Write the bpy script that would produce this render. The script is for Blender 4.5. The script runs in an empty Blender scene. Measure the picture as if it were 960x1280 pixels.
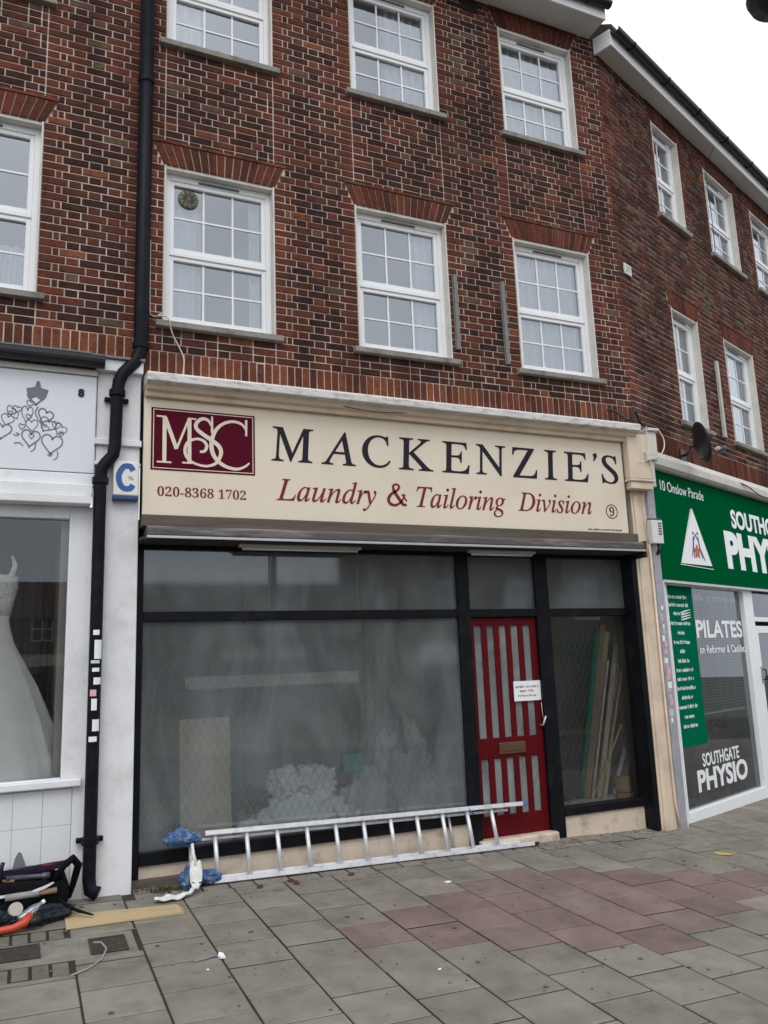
import bpy, math, random
from mathutils import Matrix, Vector
rnd = random.Random(7)
sc = bpy.context.scene
COL = sc.collection

# ------------------------------------------------------------------ camera
CX, CY, CZ = 0.0, -7.1, 1.67
RM = ((0.91449888, -0.40288704, -0.03706534),
      (0.04153915, 0.18462523, -0.98193076),
      (0.40245037, 0.89643492, 0.18557515))       # right, down, forward
FPX = 1009.16
cam = bpy.data.cameras.new('camera')
cam.sensor_fit = 'VERTICAL'; cam.sensor_height = 36.0; cam.sensor_width = 27.0
cam.lens = FPX * 36.0 / 1280.0
cam.clip_start = 0.05; cam.clip_end = 3000
camo = bpy.data.objects.new('camera', cam); COL.objects.link(camo)
m = Matrix.Identity(4)
for i in range(3):
    m[i][0] = RM[0][i]; m[i][1] = -RM[1][i]; m[i][2] = -RM[2][i]
m[0][3], m[1][3], m[2][3] = CX, CY, CZ
camo.matrix_world = m
sc.camera = camo

def project(x, y, z):
    d = (x - CX, y - CY, z - CZ)
    v = [sum(RM[i][k] * d[k] for k in range(3)) for i in range(3)]
    if v[2] < .05: return None
    return 480 + FPX * v[0] / v[2], 640 + FPX * v[1] / v[2], v[2]

# ------------------------------------------------------------------ sky, sun, exposure
SUN_EL, SUN_AZ = math.radians(52), math.radians(200)     # azimuth from +Y, clockwise: behind and left of the camera
w = bpy.data.worlds.new('World'); sc.world = w; w.use_nodes = True
nt = w.node_tree; nt.nodes.clear()
wo = nt.nodes.new('ShaderNodeOutputWorld'); bg = nt.nodes.new('ShaderNodeBackground')
sky = nt.nodes.new('ShaderNodeTexSky'); sky.sky_type = 'NISHITA'; sky.sun_disc = False
sky.sun_elevation = SUN_EL; sky.sun_rotation = SUN_AZ
sky.air_density = 1.0; sky.dust_density = 6.0; sky.ozone_density = 1.0
hsv = nt.nodes.new('ShaderNodeHueSaturation'); hsv.inputs['Saturation'].default_value = .22   # thin overcast greys the blue
nt.links.new(sky.outputs[0], hsv.inputs['Color'])
# soft cloud layer, same everywhere
tc = nt.nodes.new('ShaderNodeTexCoord'); ns = nt.nodes.new('ShaderNodeTexNoise'); ns.inputs['Scale'].default_value = 2.2; ns.inputs['Detail'].default_value = 5
nt.links.new(tc.outputs['Generated'], ns.inputs['Vector'])
mr = nt.nodes.new('ShaderNodeMapRange'); mr.inputs[1].default_value = .3; mr.inputs[2].default_value = .7; mr.inputs[3].default_value = .85; mr.inputs[4].default_value = 1.15
nt.links.new(ns.outputs[0], mr.inputs[0])
vm = nt.nodes.new('ShaderNodeVectorMath'); vm.operation = 'SCALE'
nt.links.new(mr.outputs[0], vm.inputs['Scale'])
# the overcast: an even bright cloud layer over the clear-sky model
cl = nt.nodes.new('ShaderNodeMix'); cl.data_type = 'RGBA'; cl.inputs[0].default_value = .8
cl.inputs[7].default_value = (9.6, 10.0, 10.6, 1)
nt.links.new(hsv.outputs[0], cl.inputs[6]); nt.links.new(cl.outputs[2], vm.inputs[0])
nt.links.new(vm.outputs[0], bg.inputs[0]); nt.links.new(bg.outputs[0], wo.inputs[0])
bg.inputs[1].default_value = 0.13
sun = bpy.data.lights.new('sun', 'SUN'); sun.energy = 0.6; sun.angle = math.radians(25); sun.color = (1, .97, .93)
suno = bpy.data.objects.new('sun', sun); COL.objects.link(suno)
sd = Vector((math.sin(SUN_AZ) * math.cos(SUN_EL), math.cos(SUN_AZ) * math.cos(SUN_EL), math.sin(SUN_EL)))
suno.rotation_euler = sd.to_track_quat('Z', 'Y').to_euler()
sc.view_settings.view_transform = 'Standard'; sc.view_settings.look = 'None'
sc.view_settings.gamma = 1; sc.view_settings.exposure = 0.14
sc.view_settings.use_curve_mapping = False
sc.cycles.max_bounces = 8; sc.cycles.transparent_max_bounces = 16

# ------------------------------------------------------------------ materials
MATS = {}
def mat(name, col, rough=.7, var=.12, scale=6., bump=0., metal=0., dirt=None, dirt_amt=.0, dirt_scale=3., spec=.4, fine=60., stretch=None, weather=0.):
    """Procedural paint/stone: base colour mottled by two noises, optional dirt colour in blotches, optional bump."""
    if name in MATS: return MATS[name]
    M = bpy.data.materials.new(name); M.use_nodes = True; t = M.node_tree; N = t.nodes; L = t.links
    b = N['Principled BSDF']; b.inputs['Roughness'].default_value = rough; b.inputs['Metallic'].default_value = metal
    b.inputs['Specular IOR Level'].default_value = spec
    g = N.new('ShaderNodeNewGeometry'); vec = g.outputs['Position']
    if stretch:
        mp = N.new('ShaderNodeMapping'); mp.inputs['Scale'].default_value = stretch; L.new(vec, mp.inputs['Vector']); vec = mp.outputs[0]
    n1 = N.new('ShaderNodeTexNoise'); n1.inputs['Scale'].default_value = scale; n1.inputs['Detail'].default_value = 6; L.new(vec, n1.inputs['Vector'])
    n2 = N.new('ShaderNodeTexNoise'); n2.inputs['Scale'].default_value = fine; n2.inputs['Detail'].default_value = 3; L.new(vec, n2.inputs['Vector'])
    mx = N.new('ShaderNodeMix'); mx.data_type = 'FLOAT'; mx.inputs[0].default_value = .4
    L.new(n1.outputs[0], mx.inputs[2]); L.new(n2.outputs[0], mx.inputs[3])
    mr = N.new('ShaderNodeMapRange'); mr.inputs[1].default_value = .3; mr.inputs[2].default_value = .7
    mr.inputs[3].default_value = 1 - var; mr.inputs[4].default_value = 1 + var; L.new(mx.outputs[0], mr.inputs[0])
    sv = N.new('ShaderNodeVectorMath'); sv.operation = 'SCALE'; sv.inputs[0].default_value = col; L.new(mr.outputs[0], sv.inputs['Scale'])
    out = sv.outputs[0]
    if weather:                                  # soot and run-off patches a metre or so across
        mp2 = N.new('ShaderNodeMapping'); mp2.inputs['Scale'].default_value = (2.0, 2.0, .42); L.new(g.outputs['Position'], mp2.inputs['Vector'])
        nw = N.new('ShaderNodeTexNoise'); nw.inputs['Scale'].default_value = 1.1; nw.inputs['Detail'].default_value = 7; nw.inputs['Roughness'].default_value = .62; L.new(mp2.outputs[0], nw.inputs['Vector'])
        rw = N.new('ShaderNodeMapRange'); rw.inputs[1].default_value = .36; rw.inputs[2].default_value = .64; rw.inputs[3].default_value = 1 - weather; rw.inputs[4].default_value = 1 + weather * .6; L.new(nw.outputs[0], rw.inputs[0])
        s2 = N.new('ShaderNodeVectorMath'); s2.operation = 'SCALE'; L.new(out, s2.inputs[0]); L.new(rw.outputs[0], s2.inputs['Scale']); out = s2.outputs[0]
    if dirt:
        n3 = N.new('ShaderNodeTexNoise'); n3.inputs['Scale'].default_value = dirt_scale; n3.inputs['Detail'].default_value = 8; n3.inputs['Roughness'].default_value = .65; L.new(vec, n3.inputs['Vector'])
        r3 = N.new('ShaderNodeMapRange'); r3.inputs[1].default_value = .5; r3.inputs[2].default_value = .72; r3.inputs[3].default_value = 0; r3.inputs[4].default_value = dirt_amt; L.new(n3.outputs[0], r3.inputs[0])
        mc = N.new('ShaderNodeMix'); mc.data_type = 'RGBA'; L.new(r3.outputs[0], mc.inputs[0]); L.new(out, mc.inputs[6]); mc.inputs[7].default_value = (*dirt, 1); out = mc.outputs[2]
    L.new(out, b.inputs['Base Color'])
    if bump:
        bp = N.new('ShaderNodeBump'); bp.inputs['Strength'].default_value = bump; bp.inputs['Distance'].default_value = .004
        L.new(mx.outputs[0], bp.inputs['Height']); L.new(bp.outputs[0], b.inputs['Normal'])
    MATS[name] = M; return M

def glass(name, tint=(.8, .85, .85), refl=.10, haze=0., haze_col=(.3, .33, .33), rough=0.0):
    """Window glass: see-through sheet with Fresnel mirror and optionally a dusty film."""
    if name in MATS: return MATS[name]
    M = bpy.data.materials.new(name); M.use_nodes = True; t = M.node_tree; N = t.nodes; L = t.links; N.clear()
    o = N.new('ShaderNodeOutputMaterial'); tr = N.new('ShaderNodeBsdfTransparent'); tr.inputs[0].default_value = (*tint, 1)
    gl = N.new('ShaderNodeBsdfGlossy'); gl.inputs['Roughness'].default_value = rough; gl.inputs[0].default_value = (.88, .94, 1, 1)
    fr = N.new('ShaderNodeFresnel'); fr.inputs[0].default_value = 1.5
    ma = N.new('ShaderNodeMath'); ma.operation = 'MULTIPLY_ADD'; ma.inputs[1].default_value = 1.3; ma.inputs[2].default_value = refl; ma.use_clamp = True
    L.new(fr.outputs[0], ma.inputs[0])
    base = tr.outputs[0]
    if haze:
        df = N.new('ShaderNodeBsdfDiffuse'); ns = N.new('ShaderNodeTexNoise'); ns.inputs['Scale'].default_value = 1.5; ns.inputs['Detail'].default_value = 9; ns.inputs['Roughness'].default_value = .62; ns.inputs['Distortion'].default_value = .8
        g = N.new('ShaderNodeNewGeometry'); mpz = N.new('ShaderNodeMapping'); mpz.inputs['Scale'].default_value = (1.5, 1.5, .7); L.new(g.outputs['Position'], mpz.inputs['Vector']); L.new(mpz.outputs[0], ns.inputs['Vector'])
        df.inputs[0].default_value = (*haze_col, 1)
        r = N.new('ShaderNodeMapRange'); r.inputs[1].default_value = .35; r.inputs[2].default_value = .7; r.inputs[3].default_value = haze * .5; r.inputs[4].default_value = haze * 1.3
        L.new(ns.outputs[0], r.inputs[0])
        m1 = N.new('ShaderNodeMixShader'); L.new(r.outputs[0], m1.inputs[0]); L.new(tr.outputs[0], m1.inputs[1]); L.new(df.outputs[0], m1.inputs[2]); base = m1.outputs[0]
    m2 = N.new('ShaderNodeMixShader'); L.new(ma.outputs[0], m2.inputs[0]); L.new(base, m2.inputs[1]); L.new(gl.outputs[0], m2.inputs[2])
    L.new(m2.outputs[0], o.inputs[0]); MATS[name] = M; return M

def cloth(name, col, through=.3, alpha=0.):
    if name in MATS: return MATS[name]
    M = bpy.data.materials.new(name); M.use_nodes = True; t = M.node_tree; N = t.nodes; L = t.links; N.clear()
    o = N.new('ShaderNodeOutputMaterial'); d = N.new('ShaderNodeBsdfDiffuse'); d.inputs[0].default_value = (*col, 1)
    tl = N.new('ShaderNodeBsdfTranslucent'); tl.inputs[0].default_value = (*col, 1)
    a = N.new('ShaderNodeMixShader'); a.inputs[0].default_value = through; L.new(d.outputs[0], a.inputs[1]); L.new(tl.outputs[0], a.inputs[2])
    out = a.outputs[0]
    if alpha:
        tr = N.new('ShaderNodeBsdfTransparent'); b = N.new('ShaderNodeMixShader'); b.inputs[0].default_value = alpha
        L.new(out, b.inputs[1]); L.new(tr.outputs[0], b.inputs[2]); out = b.outputs[0]
    L.new(out, o.inputs[0]); MATS[name] = M; return M

BRICK = [mat(nm_, c_, .9, .38, 16, .9, dirt=d_, dirt_amt=.6, dirt_scale=26, spec=.12, weather=.35) for nm_, c_, d_ in (
    ('brick_purple', (.040, .0185, .0165), (.08, .042, .035)), ('brick_dark_brown', (.052, .0220, .0170), (.022, .014, .013)),
    ('brick_brown', (.080, .0300, .0205), (.028, .017, .014)), ('brick_red_brown', (.106, .0350, .0225), (.034, .018, .014)),
    ('brick_red', (.138, .0420, .0250), (.045, .020, .015)), ('brick_orange', (.185, .0620, .0320), (.052, .022, .015)),
    ('brick_ochre', (.110, .070, .045), (.04, .025, .019)))]
MORTAR = mat('mortar', (.54, .455, .385), .95, .25, 9, .6, dirt=(.20, .15, .125), dirt_amt=.75, dirt_scale=2.2, spec=.1, weather=.35)
WHITE_PVC = mat('white_pvc', (.80, .81, .82), .35, .04, 3, dirt=(.6, .6, .58), dirt_amt=.3)
REVEAL = mat('reveal_paint', (.62, .60, .55), .7, .12, 5, .1, dirt=(.4, .38, .33), dirt_amt=.5)
SILL = mat('stone_sill', (.27, .255, .22), .9, .25, 7, .4, dirt=(.10, .10, .08), dirt_amt=.8, dirt_scale=6)
WHITE_PAINT = mat('white_paint', (.74, .75, .77), .5, .05, 2.5, .08, dirt=(.50, .485, .45), dirt_amt=.6, dirt_scale=3.2, weather=.06)
CREAM = mat('cream_paint', (.68, .56, .43), .55, .07, 3, .12, dirt=(.36, .28, .2), dirt_amt=.55, dirt_scale=2.6)
CREAM_BASE = mat('cream_riser_paint', (.60, .50, .40), .6, .1, 3, .15, dirt=(.22, .18, .14), dirt_amt=.8, dirt_scale=5)
CORNICE = mat('weathered_white_lead', (.66, .65, .62), .55, .14, 8, .2, dirt=(.16, .15, .13), dirt_amt=.8, dirt_scale=14, stretch=(.5, 1, 2))
BLACK = mat('black_paint', (.006, .0065, .009), .45, .3, 5, .1, dirt=(.035, .035, .036), dirt_amt=.3, dirt_scale=6, spec=.14)
PIPE = mat('black_iron', (.008, .009, .013), .42, .25, 9, .15, dirt=(.022, .022, .027), dirt_amt=.4, dirt_scale=9, spec=.09)
RED = mat('red_gloss', (.098, .003, .006), .42, .2, 5, .12, dirt=(.042, .004, .005), dirt_amt=.7, dirt_scale=5, spec=.16)
SIGN_CREAM = mat('sign_cream', (.72, .645, .52), .55, .035, 1.2, dirt=(.58, .50, .38), dirt_amt=.4, dirt_scale=1.6, spec=.2)
INK = mat('sign_navy_ink', (.018, .017, .027), .6, .15, 8, spec=.15)
MAROON = mat('sign_maroon', (.085, .006, .018), .55, .1, 5, spec=.03)
MAROON_INK = mat('sign_maroon_ink', (.20, .022, .020), .6, .15, 8, spec=.15)
GREEN = mat('sign_green', (.0005, .092, .028), .5, .06, 1.5, dirt=(.001, .070, .022), dirt_amt=.4, spec=.0)
GREEN_VINYL = mat('green_vinyl', (.001, .13, .065), .5, .05, 2, spec=.0)
WHITE_INK = mat('white_vinyl', (.8, .82, .83), .4, .03, 5)
GREY_INK = mat('grey_vinyl', (.15, .15, .19), .5, .1, 8)
ALU = mat('aluminium', (.70, .71, .73), .42, .12, 12, .1, metal=.4, dirt=(.3, .28, .27), dirt_amt=.55, dirt_scale=9)
ALU_DULL = mat('dull_aluminium', (.5, .5, .53), .45, .12, 12, .1, metal=.6)
GALV = mat('galvanised_grey', (.33, .33, .37), .6, .15, 7, .1, metal=.2, dirt=(.5, .48, .5), dirt_amt=.6, dirt_scale=8)
TIMBER_DIRTY = mat('weathered_timber', (.105, .085, .07), .9, .35, 6, .4, stretch=(.3, 4, 4))
SHUT = mat('shutter_housing', (.085, .075, .07), .6, .3, 7, .2, dirt=(.34, .32, .3), dirt_amt=.7, dirt_scale=5, stretch=(.3, 3, 3))
SLAB = [mat('slab_grey%d' % i, c, .9, .14, 3 + i, .4, dirt=(.095, .088, .072), dirt_amt=.55, dirt_scale=2.1 + 1.1 * i, fine=170, spec=.15, weather=.16) for i, c in enumerate([(.224, .204, .170), (.242, .220, .184), (.205, .188, .158), (.218, .202, .174)])]
SLAB_RED = [mat('slab_red%d' % i, c, .9, .14, 3 + i, .4, dirt=(.10, .072, .062), dirt_amt=.5, dirt_scale=2.3 + i, fine=170, spec=.15, weather=.16) for i, c in enumerate([(.215, .153, .137), (.192, .139, .126), (.206, .155, .140)])]
SETT = mat('sett_grey', (.16, .155, .125), .95, .2, 6, .4, dirt=(.08, .08, .055), dirt_amt=.7, dirt_scale=8, spec=.1)
JOINT = mat('joint_sand', (.030, .028, .022), .95, .3, 12, .5)
CONC = mat('old_concrete', (.20, .19, .16), .95, .3, 7, .6, dirt=(.09, .09, .06), dirt_amt=.8, dirt_scale=5)
IRON = mat('rusty_iron', (.045, .034, .028), .8, .4, 20, .6, dirt=(.09, .07, .055), dirt_amt=.6, dirt_scale=14)
ASPHALT = mat('asphalt', (.05, .05, .052), .9, .25, 6, .5, fine=200)
GLASS_UP = glass('upper_glass', (.92, .95, .98), .20)
GLASS_SHOP = glass('dusty_shop_glass', (.92, .97, .98), .03, .29, (.34, .385, .395), .05)
GLASS_CLEAR = glass('clear_shop_glass', (.95, .96, .95), .025, .02, (.3, .3, .28))
GLASS_PHYSIO = glass('physio_glass', (.93, .95, .95), .02, .05, (.34, .35, .35))
GLASS_DOOR = glass('frosted_door_glass', (.6, .66, .68), .03, .55, (.42, .46, .47))
NET = cloth('net_curtain', (.86, .87, .88), .3, .06)
ROOMWALL = mat('room_wall', (.42, .40, .38), .9, .08, 2)
ROOMDARK = mat('room_dark', (.10, .095, .09), .9, .2, 2)
BLACKPL = mat('black_plastic', (.012, .012, .014), .5, .2, 10)
BRASS = mat('aged_brass', (.16, .09, .05), .5, .2, 10, metal=.6)
PAPER = mat('paper', (.82, .83, .84), .7, .02, 6)

# ------------------------------------------------------------------ mesh collector
class MB:
    def __init__(s): s.v = []; s.f = []; s.mi = []
    def add(s, vs, fs, mi=0):
        o = len(s.v); s.v += vs; s.f += [tuple(i + o for i in f) for f in fs]; s.mi += [mi] * len(fs); return s
    def box(s, x0, x1, y0, y1, z0, z1, mi=0):
        return s.add([(x0, y0, z0), (x1, y0, z0), (x1, y1, z0), (x0, y1, z0), (x0, y0, z1), (x1, y0, z1), (x1, y1, z1), (x0, y1, z1)],
                     [(0, 3, 2, 1), (4, 5, 6, 7), (0, 1, 5, 4), (1, 2, 6, 5), (2, 3, 7, 6), (3, 0, 4, 7)], mi)
    def prism(s, pts, y0, y1, mi=0):
        """outline in x-z (counter-clockwise seen from -y), from y0 (front) to y1"""
        n = len(pts); vs = [(x, y0, z) for x, z in pts] + [(x, y1, z) for x, z in pts]
        fs = [tuple(range(n)), tuple(range(2 * n - 1, n - 1, -1))] + [(i, i + n, (i + 1) % n + n, (i + 1) % n) for i in range(n)]
        return s.add(vs, fs, mi)
    def xprof(s, prof, x0, x1, mi=0):
        """profile in y-z swept along x"""
        n = len(prof); vs = [(x0, y, z) for y, z in prof] + [(x1, y, z) for y, z in prof]
        fs = [tuple(range(n - 1, -1, -1)), tuple(range(n, 2 * n))] + [(i, (i + 1) % n, (i + 1) % n + n, i + n) for i in range(n)]
        return s.add(vs, fs, mi)
    def tube(s, path, r, n=10, mi=0, cap=True):
        P = [Vector(p) for p in path]; R = r if isinstance(r, (list, tuple)) else [r] * len(P)
        vs = []; prev = None
        for i, p in enumerate(P):
            t = (P[min(i + 1, len(P) - 1)] - P[max(i - 1, 0)]).normalized()
            a = prev if prev is not None else (Vector((0, 0, 1)) if abs(t.z) < .9 else Vector((1, 0, 0)))
            u = (a - t * a.dot(t)).normalized(); prev = u; q = t.cross(u)
            vs += [tuple(p + R[i] * (math.cos(2 * math.pi * k / n) * u + math.sin(2 * math.pi * k / n) * q)) for k in range(n)]
        fs = [(i * n + k, i * n + (k + 1) % n, (i + 1) * n + (k + 1) % n, (i + 1) * n + k) for i in range(len(P) - 1) for k in range(n)]
        if cap: fs += [tuple(range(n - 1, -1, -1)), tuple(range((len(P) - 1) * n, len(P) * n))]
        return s.add(vs, fs, mi)
    def lathe(s, prof, c=(0, 0, 0), n=20, mi=0, sx=1, sy=1, wob=None):
        vs = []
        for j, (r, z) in enumerate(prof):
            for k in range(n):
                a = 2 * math.pi * k / n; rr = r * (wob(a, z) if wob else 1)
                vs.append((c[0] + rr * sx * math.cos(a), c[1] + rr * sy * math.sin(a), c[2] + z))
        fs = [(j * n + k, j * n + (k + 1) % n, (j + 1) * n + (k + 1) % n, (j + 1) * n + k) for j in range(len(prof) - 1) for k in range(n)]
        fs += [tuple(range(n - 1, -1, -1)), tuple(range((len(prof) - 1) * n, len(prof) * n))]
        return s.add(vs, fs, mi)
    def grid(s, fn, nu, nv, mi=0):
        vs = [tuple(fn(i / nu, j / nv)) for j in range(nv + 1) for i in range(nu + 1)]
        fs = [(j * (nu + 1) + i, j * (nu + 1) + i + 1, (j + 1) * (nu + 1) + i + 1, (j + 1) * (nu + 1) + i) for j in range(nv) for i in range(nu)]
        return s.add(vs, fs, mi)
    def ribbon(s, pts, wd, y0, y1, mi=0):
        """flat brush stroke in the x-z plane"""
        n = len(pts); W = wd if isinstance(wd, (list, tuple)) else [wd] * n; A = []; B = []
        if len(W) != n:
            W0 = W; W = []
            for i in range(n): u = i / (n - 1) * (len(W0) - 1); k = min(int(u), len(W0) - 2); W.append(W0[k] + (W0[k + 1] - W0[k]) * (u - k))
        for i, (x, z) in enumerate(pts):
            a = pts[max(i - 1, 0)]; b = pts[min(i + 1, n - 1)]; dx, dz = b[0] - a[0], b[1] - a[1]; l = math.hypot(dx, dz) or 1
            A.append((x - dz / l * W[i] / 2, z + dx / l * W[i] / 2)); B.append((x + dz / l * W[i] / 2, z - dx / l * W[i] / 2))
        for i in range(n - 1): s.prism([B[i], B[i + 1], A[i + 1], A[i]], y0, y1, mi)
        return s
    def brick(s, x0, x1, z0, z1, y, mi=0, c=.003, back=.02):
        vs = [(x0, back, z0), (x1, back, z0), (x1, back, z1), (x0, back, z1), (x0, y + c, z0), (x1, y + c, z0), (x1, y + c, z1), (x0, y + c, z1),
              (x0 + c, y, z0 + c), (x1 - c, y, z0 + c), (x1 - c, y, z1 - c), (x0 + c, y, z1 - c)]
        fs = [(8, 9, 10, 11)]
        for i in range(4):
            j = (i + 1) % 4; fs += [(4 + i, 4 + j, 8 + j, 8 + i), (i, j, 4 + j, 4 + i)]
        return s.add(vs, fs, mi)
    def build(s, name, mats, parent=None, smooth=False, bevel=0., kind=None, label=None, loc=None, solid=0., subd=0):
        me = bpy.data.meshes.new(name); me.from_pydata(s.v, [], s.f)
        for q in (mats if isinstance(mats, (list, tuple)) else [mats]): me.materials.append(q)
        if any(s.mi): me.polygons.foreach_set('material_index', s.mi)
        if smooth: me.polygons.foreach_set('use_smooth', [True] * len(s.f))
        me.update()
        return link(name, me, parent, bevel, kind, label, loc, solid, subd)
def link(name, me, parent=None, bevel=0., kind=None, label=None, loc=None, solid=0., subd=0):
    o = bpy.data.objects.new(name, me); COL.objects.link(o)
    if parent is not None: o.parent = parent
    if loc: o.location = loc
    if solid: q = o.modifiers.new('s', 'SOLIDIFY'); q.thickness = solid; q.offset = 0
    if subd: q = o.modifiers.new('u', 'SUBSURF'); q.levels = q.render_levels = subd
    if bevel:
        q = o.modifiers.new('b', 'BEVEL'); q.width = bevel; q.segments = 2; q.limit_method = 'ANGLE'; q.angle_limit = math.radians(40)
    if kind: o['kind'] = kind
    if label: o['label'] = label
    return o
def thing(name, label, cat, loc=(0, 0, 0), rz=0., group=None):
    o = bpy.data.objects.new(name, None); COL.objects.link(o); o.empty_display_size = .1
    o.location = loc; o.rotation_euler = (0, 0, rz); o['label'] = label; o['category'] = cat
    if group: o['group'] = group
    return o
def tag(o, label, cat, group=None):
    o['label'] = label; o['category'] = cat
    if group: o['group'] = group
    return o
def B(name, mats, parent, *a, bevel=0., label=None):
    return MB().box(*a).build(name, mats, parent, bevel=bevel, label=label)

# serif lettering: the italic capitals of the mathematical alphabet, set upright by shear
def serif(s):
    o = ''
    for c in s:
        if c == 'h': o += '\u210e'
        elif 'A' <= c <= 'Z': o += chr(0x1D434 + ord(c) - 65)
        elif 'a' <= c <= 'z': o += chr(0x1D44E + ord(c) - 97)
        elif '0' <= c <= '9': o += chr(0x1D7CE + ord(c) - 48)
        else: o += c
    return o
def text(s, x0, z0, x1, z1, y, mt, parent, name='lettering', shear=0., off=0., space=1., depth=.002, mirror=False):
    """lettering fitted into the rectangle x0..x1, z0..z1 on a board whose face is at y (facing -y)"""
    cu = bpy.data.curves.new('t', 'FONT'); cu.body = s; cu.size = 1; cu.shear = shear; cu.offset = off; cu.space_character = space; cu.resolution_u = 4
    ob = bpy.data.objects.new('t', cu); COL.objects.link(ob)
    dg = bpy.context.evaluated_depsgraph_get(); dg.update()
    me = bpy.data.meshes.new_from_object(ob.evaluated_get(dg)); bpy.data.objects.remove(ob); bpy.data.curves.remove(cu)
    xs = [v.co.x for v in me.vertices]; ys = [v.co.y for v in me.vertices]
    ax, bx, ay, by = min(xs), max(xs), min(ys), max(ys)
    for v in me.vertices:
        u = (v.co.x - ax) / (bx - ax); q = (v.co.y - ay) / (by - ay)
        if mirror: u = 1 - u
        v.co = (x0 + u * (x1 - x0), y, z0 + q * (z1 - z0))
    me.polygons.foreach_set('use_smooth', [False] * len(me.polygons))
    me.name = name; me.materials.clear(); me.materials.append(mt)
    o = link(name, me, parent)
    q = o.modifiers.new('s', 'SOLIDIFY'); q.thickness = depth; q.offset = 0
    return o

def marks(x0, x1, z0, z1, y, mt, parent, name='print_line'):
    """a line of print too small to read: letter-sized strokes in word groups"""
    mb = MB(); h = z1 - z0; x = x0
    while x < x1 - h * .5:
        for k in range(rnd.randint(3, 8)):
            if x > x1 - h * .5: break
            w_ = h * rnd.uniform(.3, .55); t = h * .2; zt = z0 + h * rnd.choice((.7, .7, 1.)); r = rnd.random()
            mb.box(x, x + t, y - .001, y, z0, zt)
            if r < .6: mb.box(x + w_ - t, x + w_, y - .001, y, z0, z0 + h * .7)
            mb.box(x + t, x + w_ - (t if r < .6 else 0), y - .001, y, z0 + (h * .5 if r > .4 else 0), z0 + (h * .5 if r > .4 else 0) + t)
            x += w_ + h * .18
        x += h * .45
    return mb.build(name, mt, parent, kind='stuff')

A2 = math.radians(20.701); C2X = 6.44
def w2(s, n=0., z=0.):
    return (C2X + s * math.cos(A2) - n * math.sin(A2), s * math.sin(A2) + n * math.cos(A2), z)
def ground(x, y): return -.024 * x + .03 * min(y, 0.) + .03 * max(y, 0) * 1.0

# ================================================================== GROUND
g = MB()
g.add([(-600, -600, -.024 * -600 - .65), (600, -600, -.024 * 600 - .65), (600, 600, -.024 * 600 - .65), (-600, 600, -.024 * -600 - .65)], [(0, 1, 2, 3)])
g.build('ground', mat('far_ground', (.10, .10, .085), .95, .3, .3), kind='structure')
def gsheet(x0, x1, y0, y1, dz=0.):
    return [(x0, y0, ground(x0, y0) + dz), (x1, y0, ground(x1, y0) + dz), (x1, y1, ground(x1, y1) + dz), (x0, y1, ground(x0, y1) + dz)]
KERB_Y = -5.6
pave = MB().add(gsheet(-14, 30, KERB_Y, 9, -.008), [(0, 1, 2, 3)]).build('pavement', JOINT, kind='structure')
kb = MB()
for i in range(48):
    xa, xb = -14 + i * .915, -14 + (i + 1) * .915 - .008
    v = gsheet(xa, xb, KERB_Y - .125, KERB_Y - .005); kb.add([(x, y, z - .25) for x, y, z in v] + v, [(0, 3, 2, 1), (4, 5, 6, 7), (0, 1, 5, 4), (1, 2, 6, 5), (2, 3, 7, 6), (3, 0, 4, 7)])
kb.build('kerb', CONC, kind='structure')
MB().add(gsheet(-60, 60, -16, KERB_Y - .12, -.11), [(0, 1, 2, 3)]).build('road', ASPHALT, kind='structure')
lane = MB()
for i in range(14): lane.add(gsheet(-30 + i * 5, -27.5 + i * 5, -10.8, -10.7, -.106), [(0, 1, 2, 3)])
lane.build('road_marking', WHITE_PAINT, kind='structure')

def slab_mesh(mt):
    c = .016; h = .06
    vs = []
    for k, (i, z) in enumerate([(0, -h), (0, -c * .35), (c, 0)]):
        a = .5 - i; vs += [(-a, -a, z), (a, -a, z), (a, a, z), (-a, a, z)]
    fs = [(8, 9, 10, 11)]
    for L_ in (0, 4):
        for i in range(4):
            j = (i + 1) % 4; fs.append((L_ + i, L_ + j, L_ + 4 + j, L_ + 4 + i))
    me = bpy.data.meshes.new('paving_slab'); me.from_pydata(vs, [], fs); me.materials.append(mt); me.materials.append(JOINT)
    for i in range(1, 5): me.polygons[i].material_index = 1      # edges stained by the joint dirt
    return me
SLABM = {q.name: slab_mesh(q) for q in SLAB + SLAB_RED + [CONC, SETT]}
TILT = Matrix.Rotation(.024, 4, 'Y') @ Matrix.Rotation(.03, 4, 'X')
rest = MB(); nslab = 0
def slab(xa, xb, ya, yb, mt, name='paving_slab', gap=.008, jz=.0018):
    global nslab
    cx, cy = (xa + xb) / 2, (ya + yb) / 2; z = ground(cx, cy) + rnd.uniform(-jz, jz)
    p = project(cx, cy, z)
    if p and -90 < p[0] < 1050 and p[1] < 1370 and nslab < 300:
        o = bpy.data.objects.new(name, SLABM[mt.name]); COL.objects.link(o); o.parent = pave
        o.matrix_basis = Matrix.Translation((cx, cy, z)) @ TILT @ Matrix.Rotation(rnd.uniform(-.005, .005) * (jz > 0), 4, 'Z') @ Matrix.Rotation(rnd.uniform(-.006, .006) * (jz > 0), 4, 'X') @ Matrix.Diagonal((xb - xa - gap * 1.6, yb - ya - gap * 1.9, 1, 1))
        nslab += 1
    else:
        v = gsheet(xa + gap / 2, xb - gap / 2, ya + gap / 2, yb - gap / 2, rnd.uniform(-jz, jz))
        rest.add([(x, y, zz - .03) for x, y, zz in v] + v, [(4, 5, 6, 7), (0, 1, 5, 4), (1, 2, 6, 5), (2, 3, 7, 6), (3, 0, 4, 7)], (SLAB + SLAB_RED).index(mt) if mt in SLAB + SLAB_RED else 0)
P_ = .42
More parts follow.
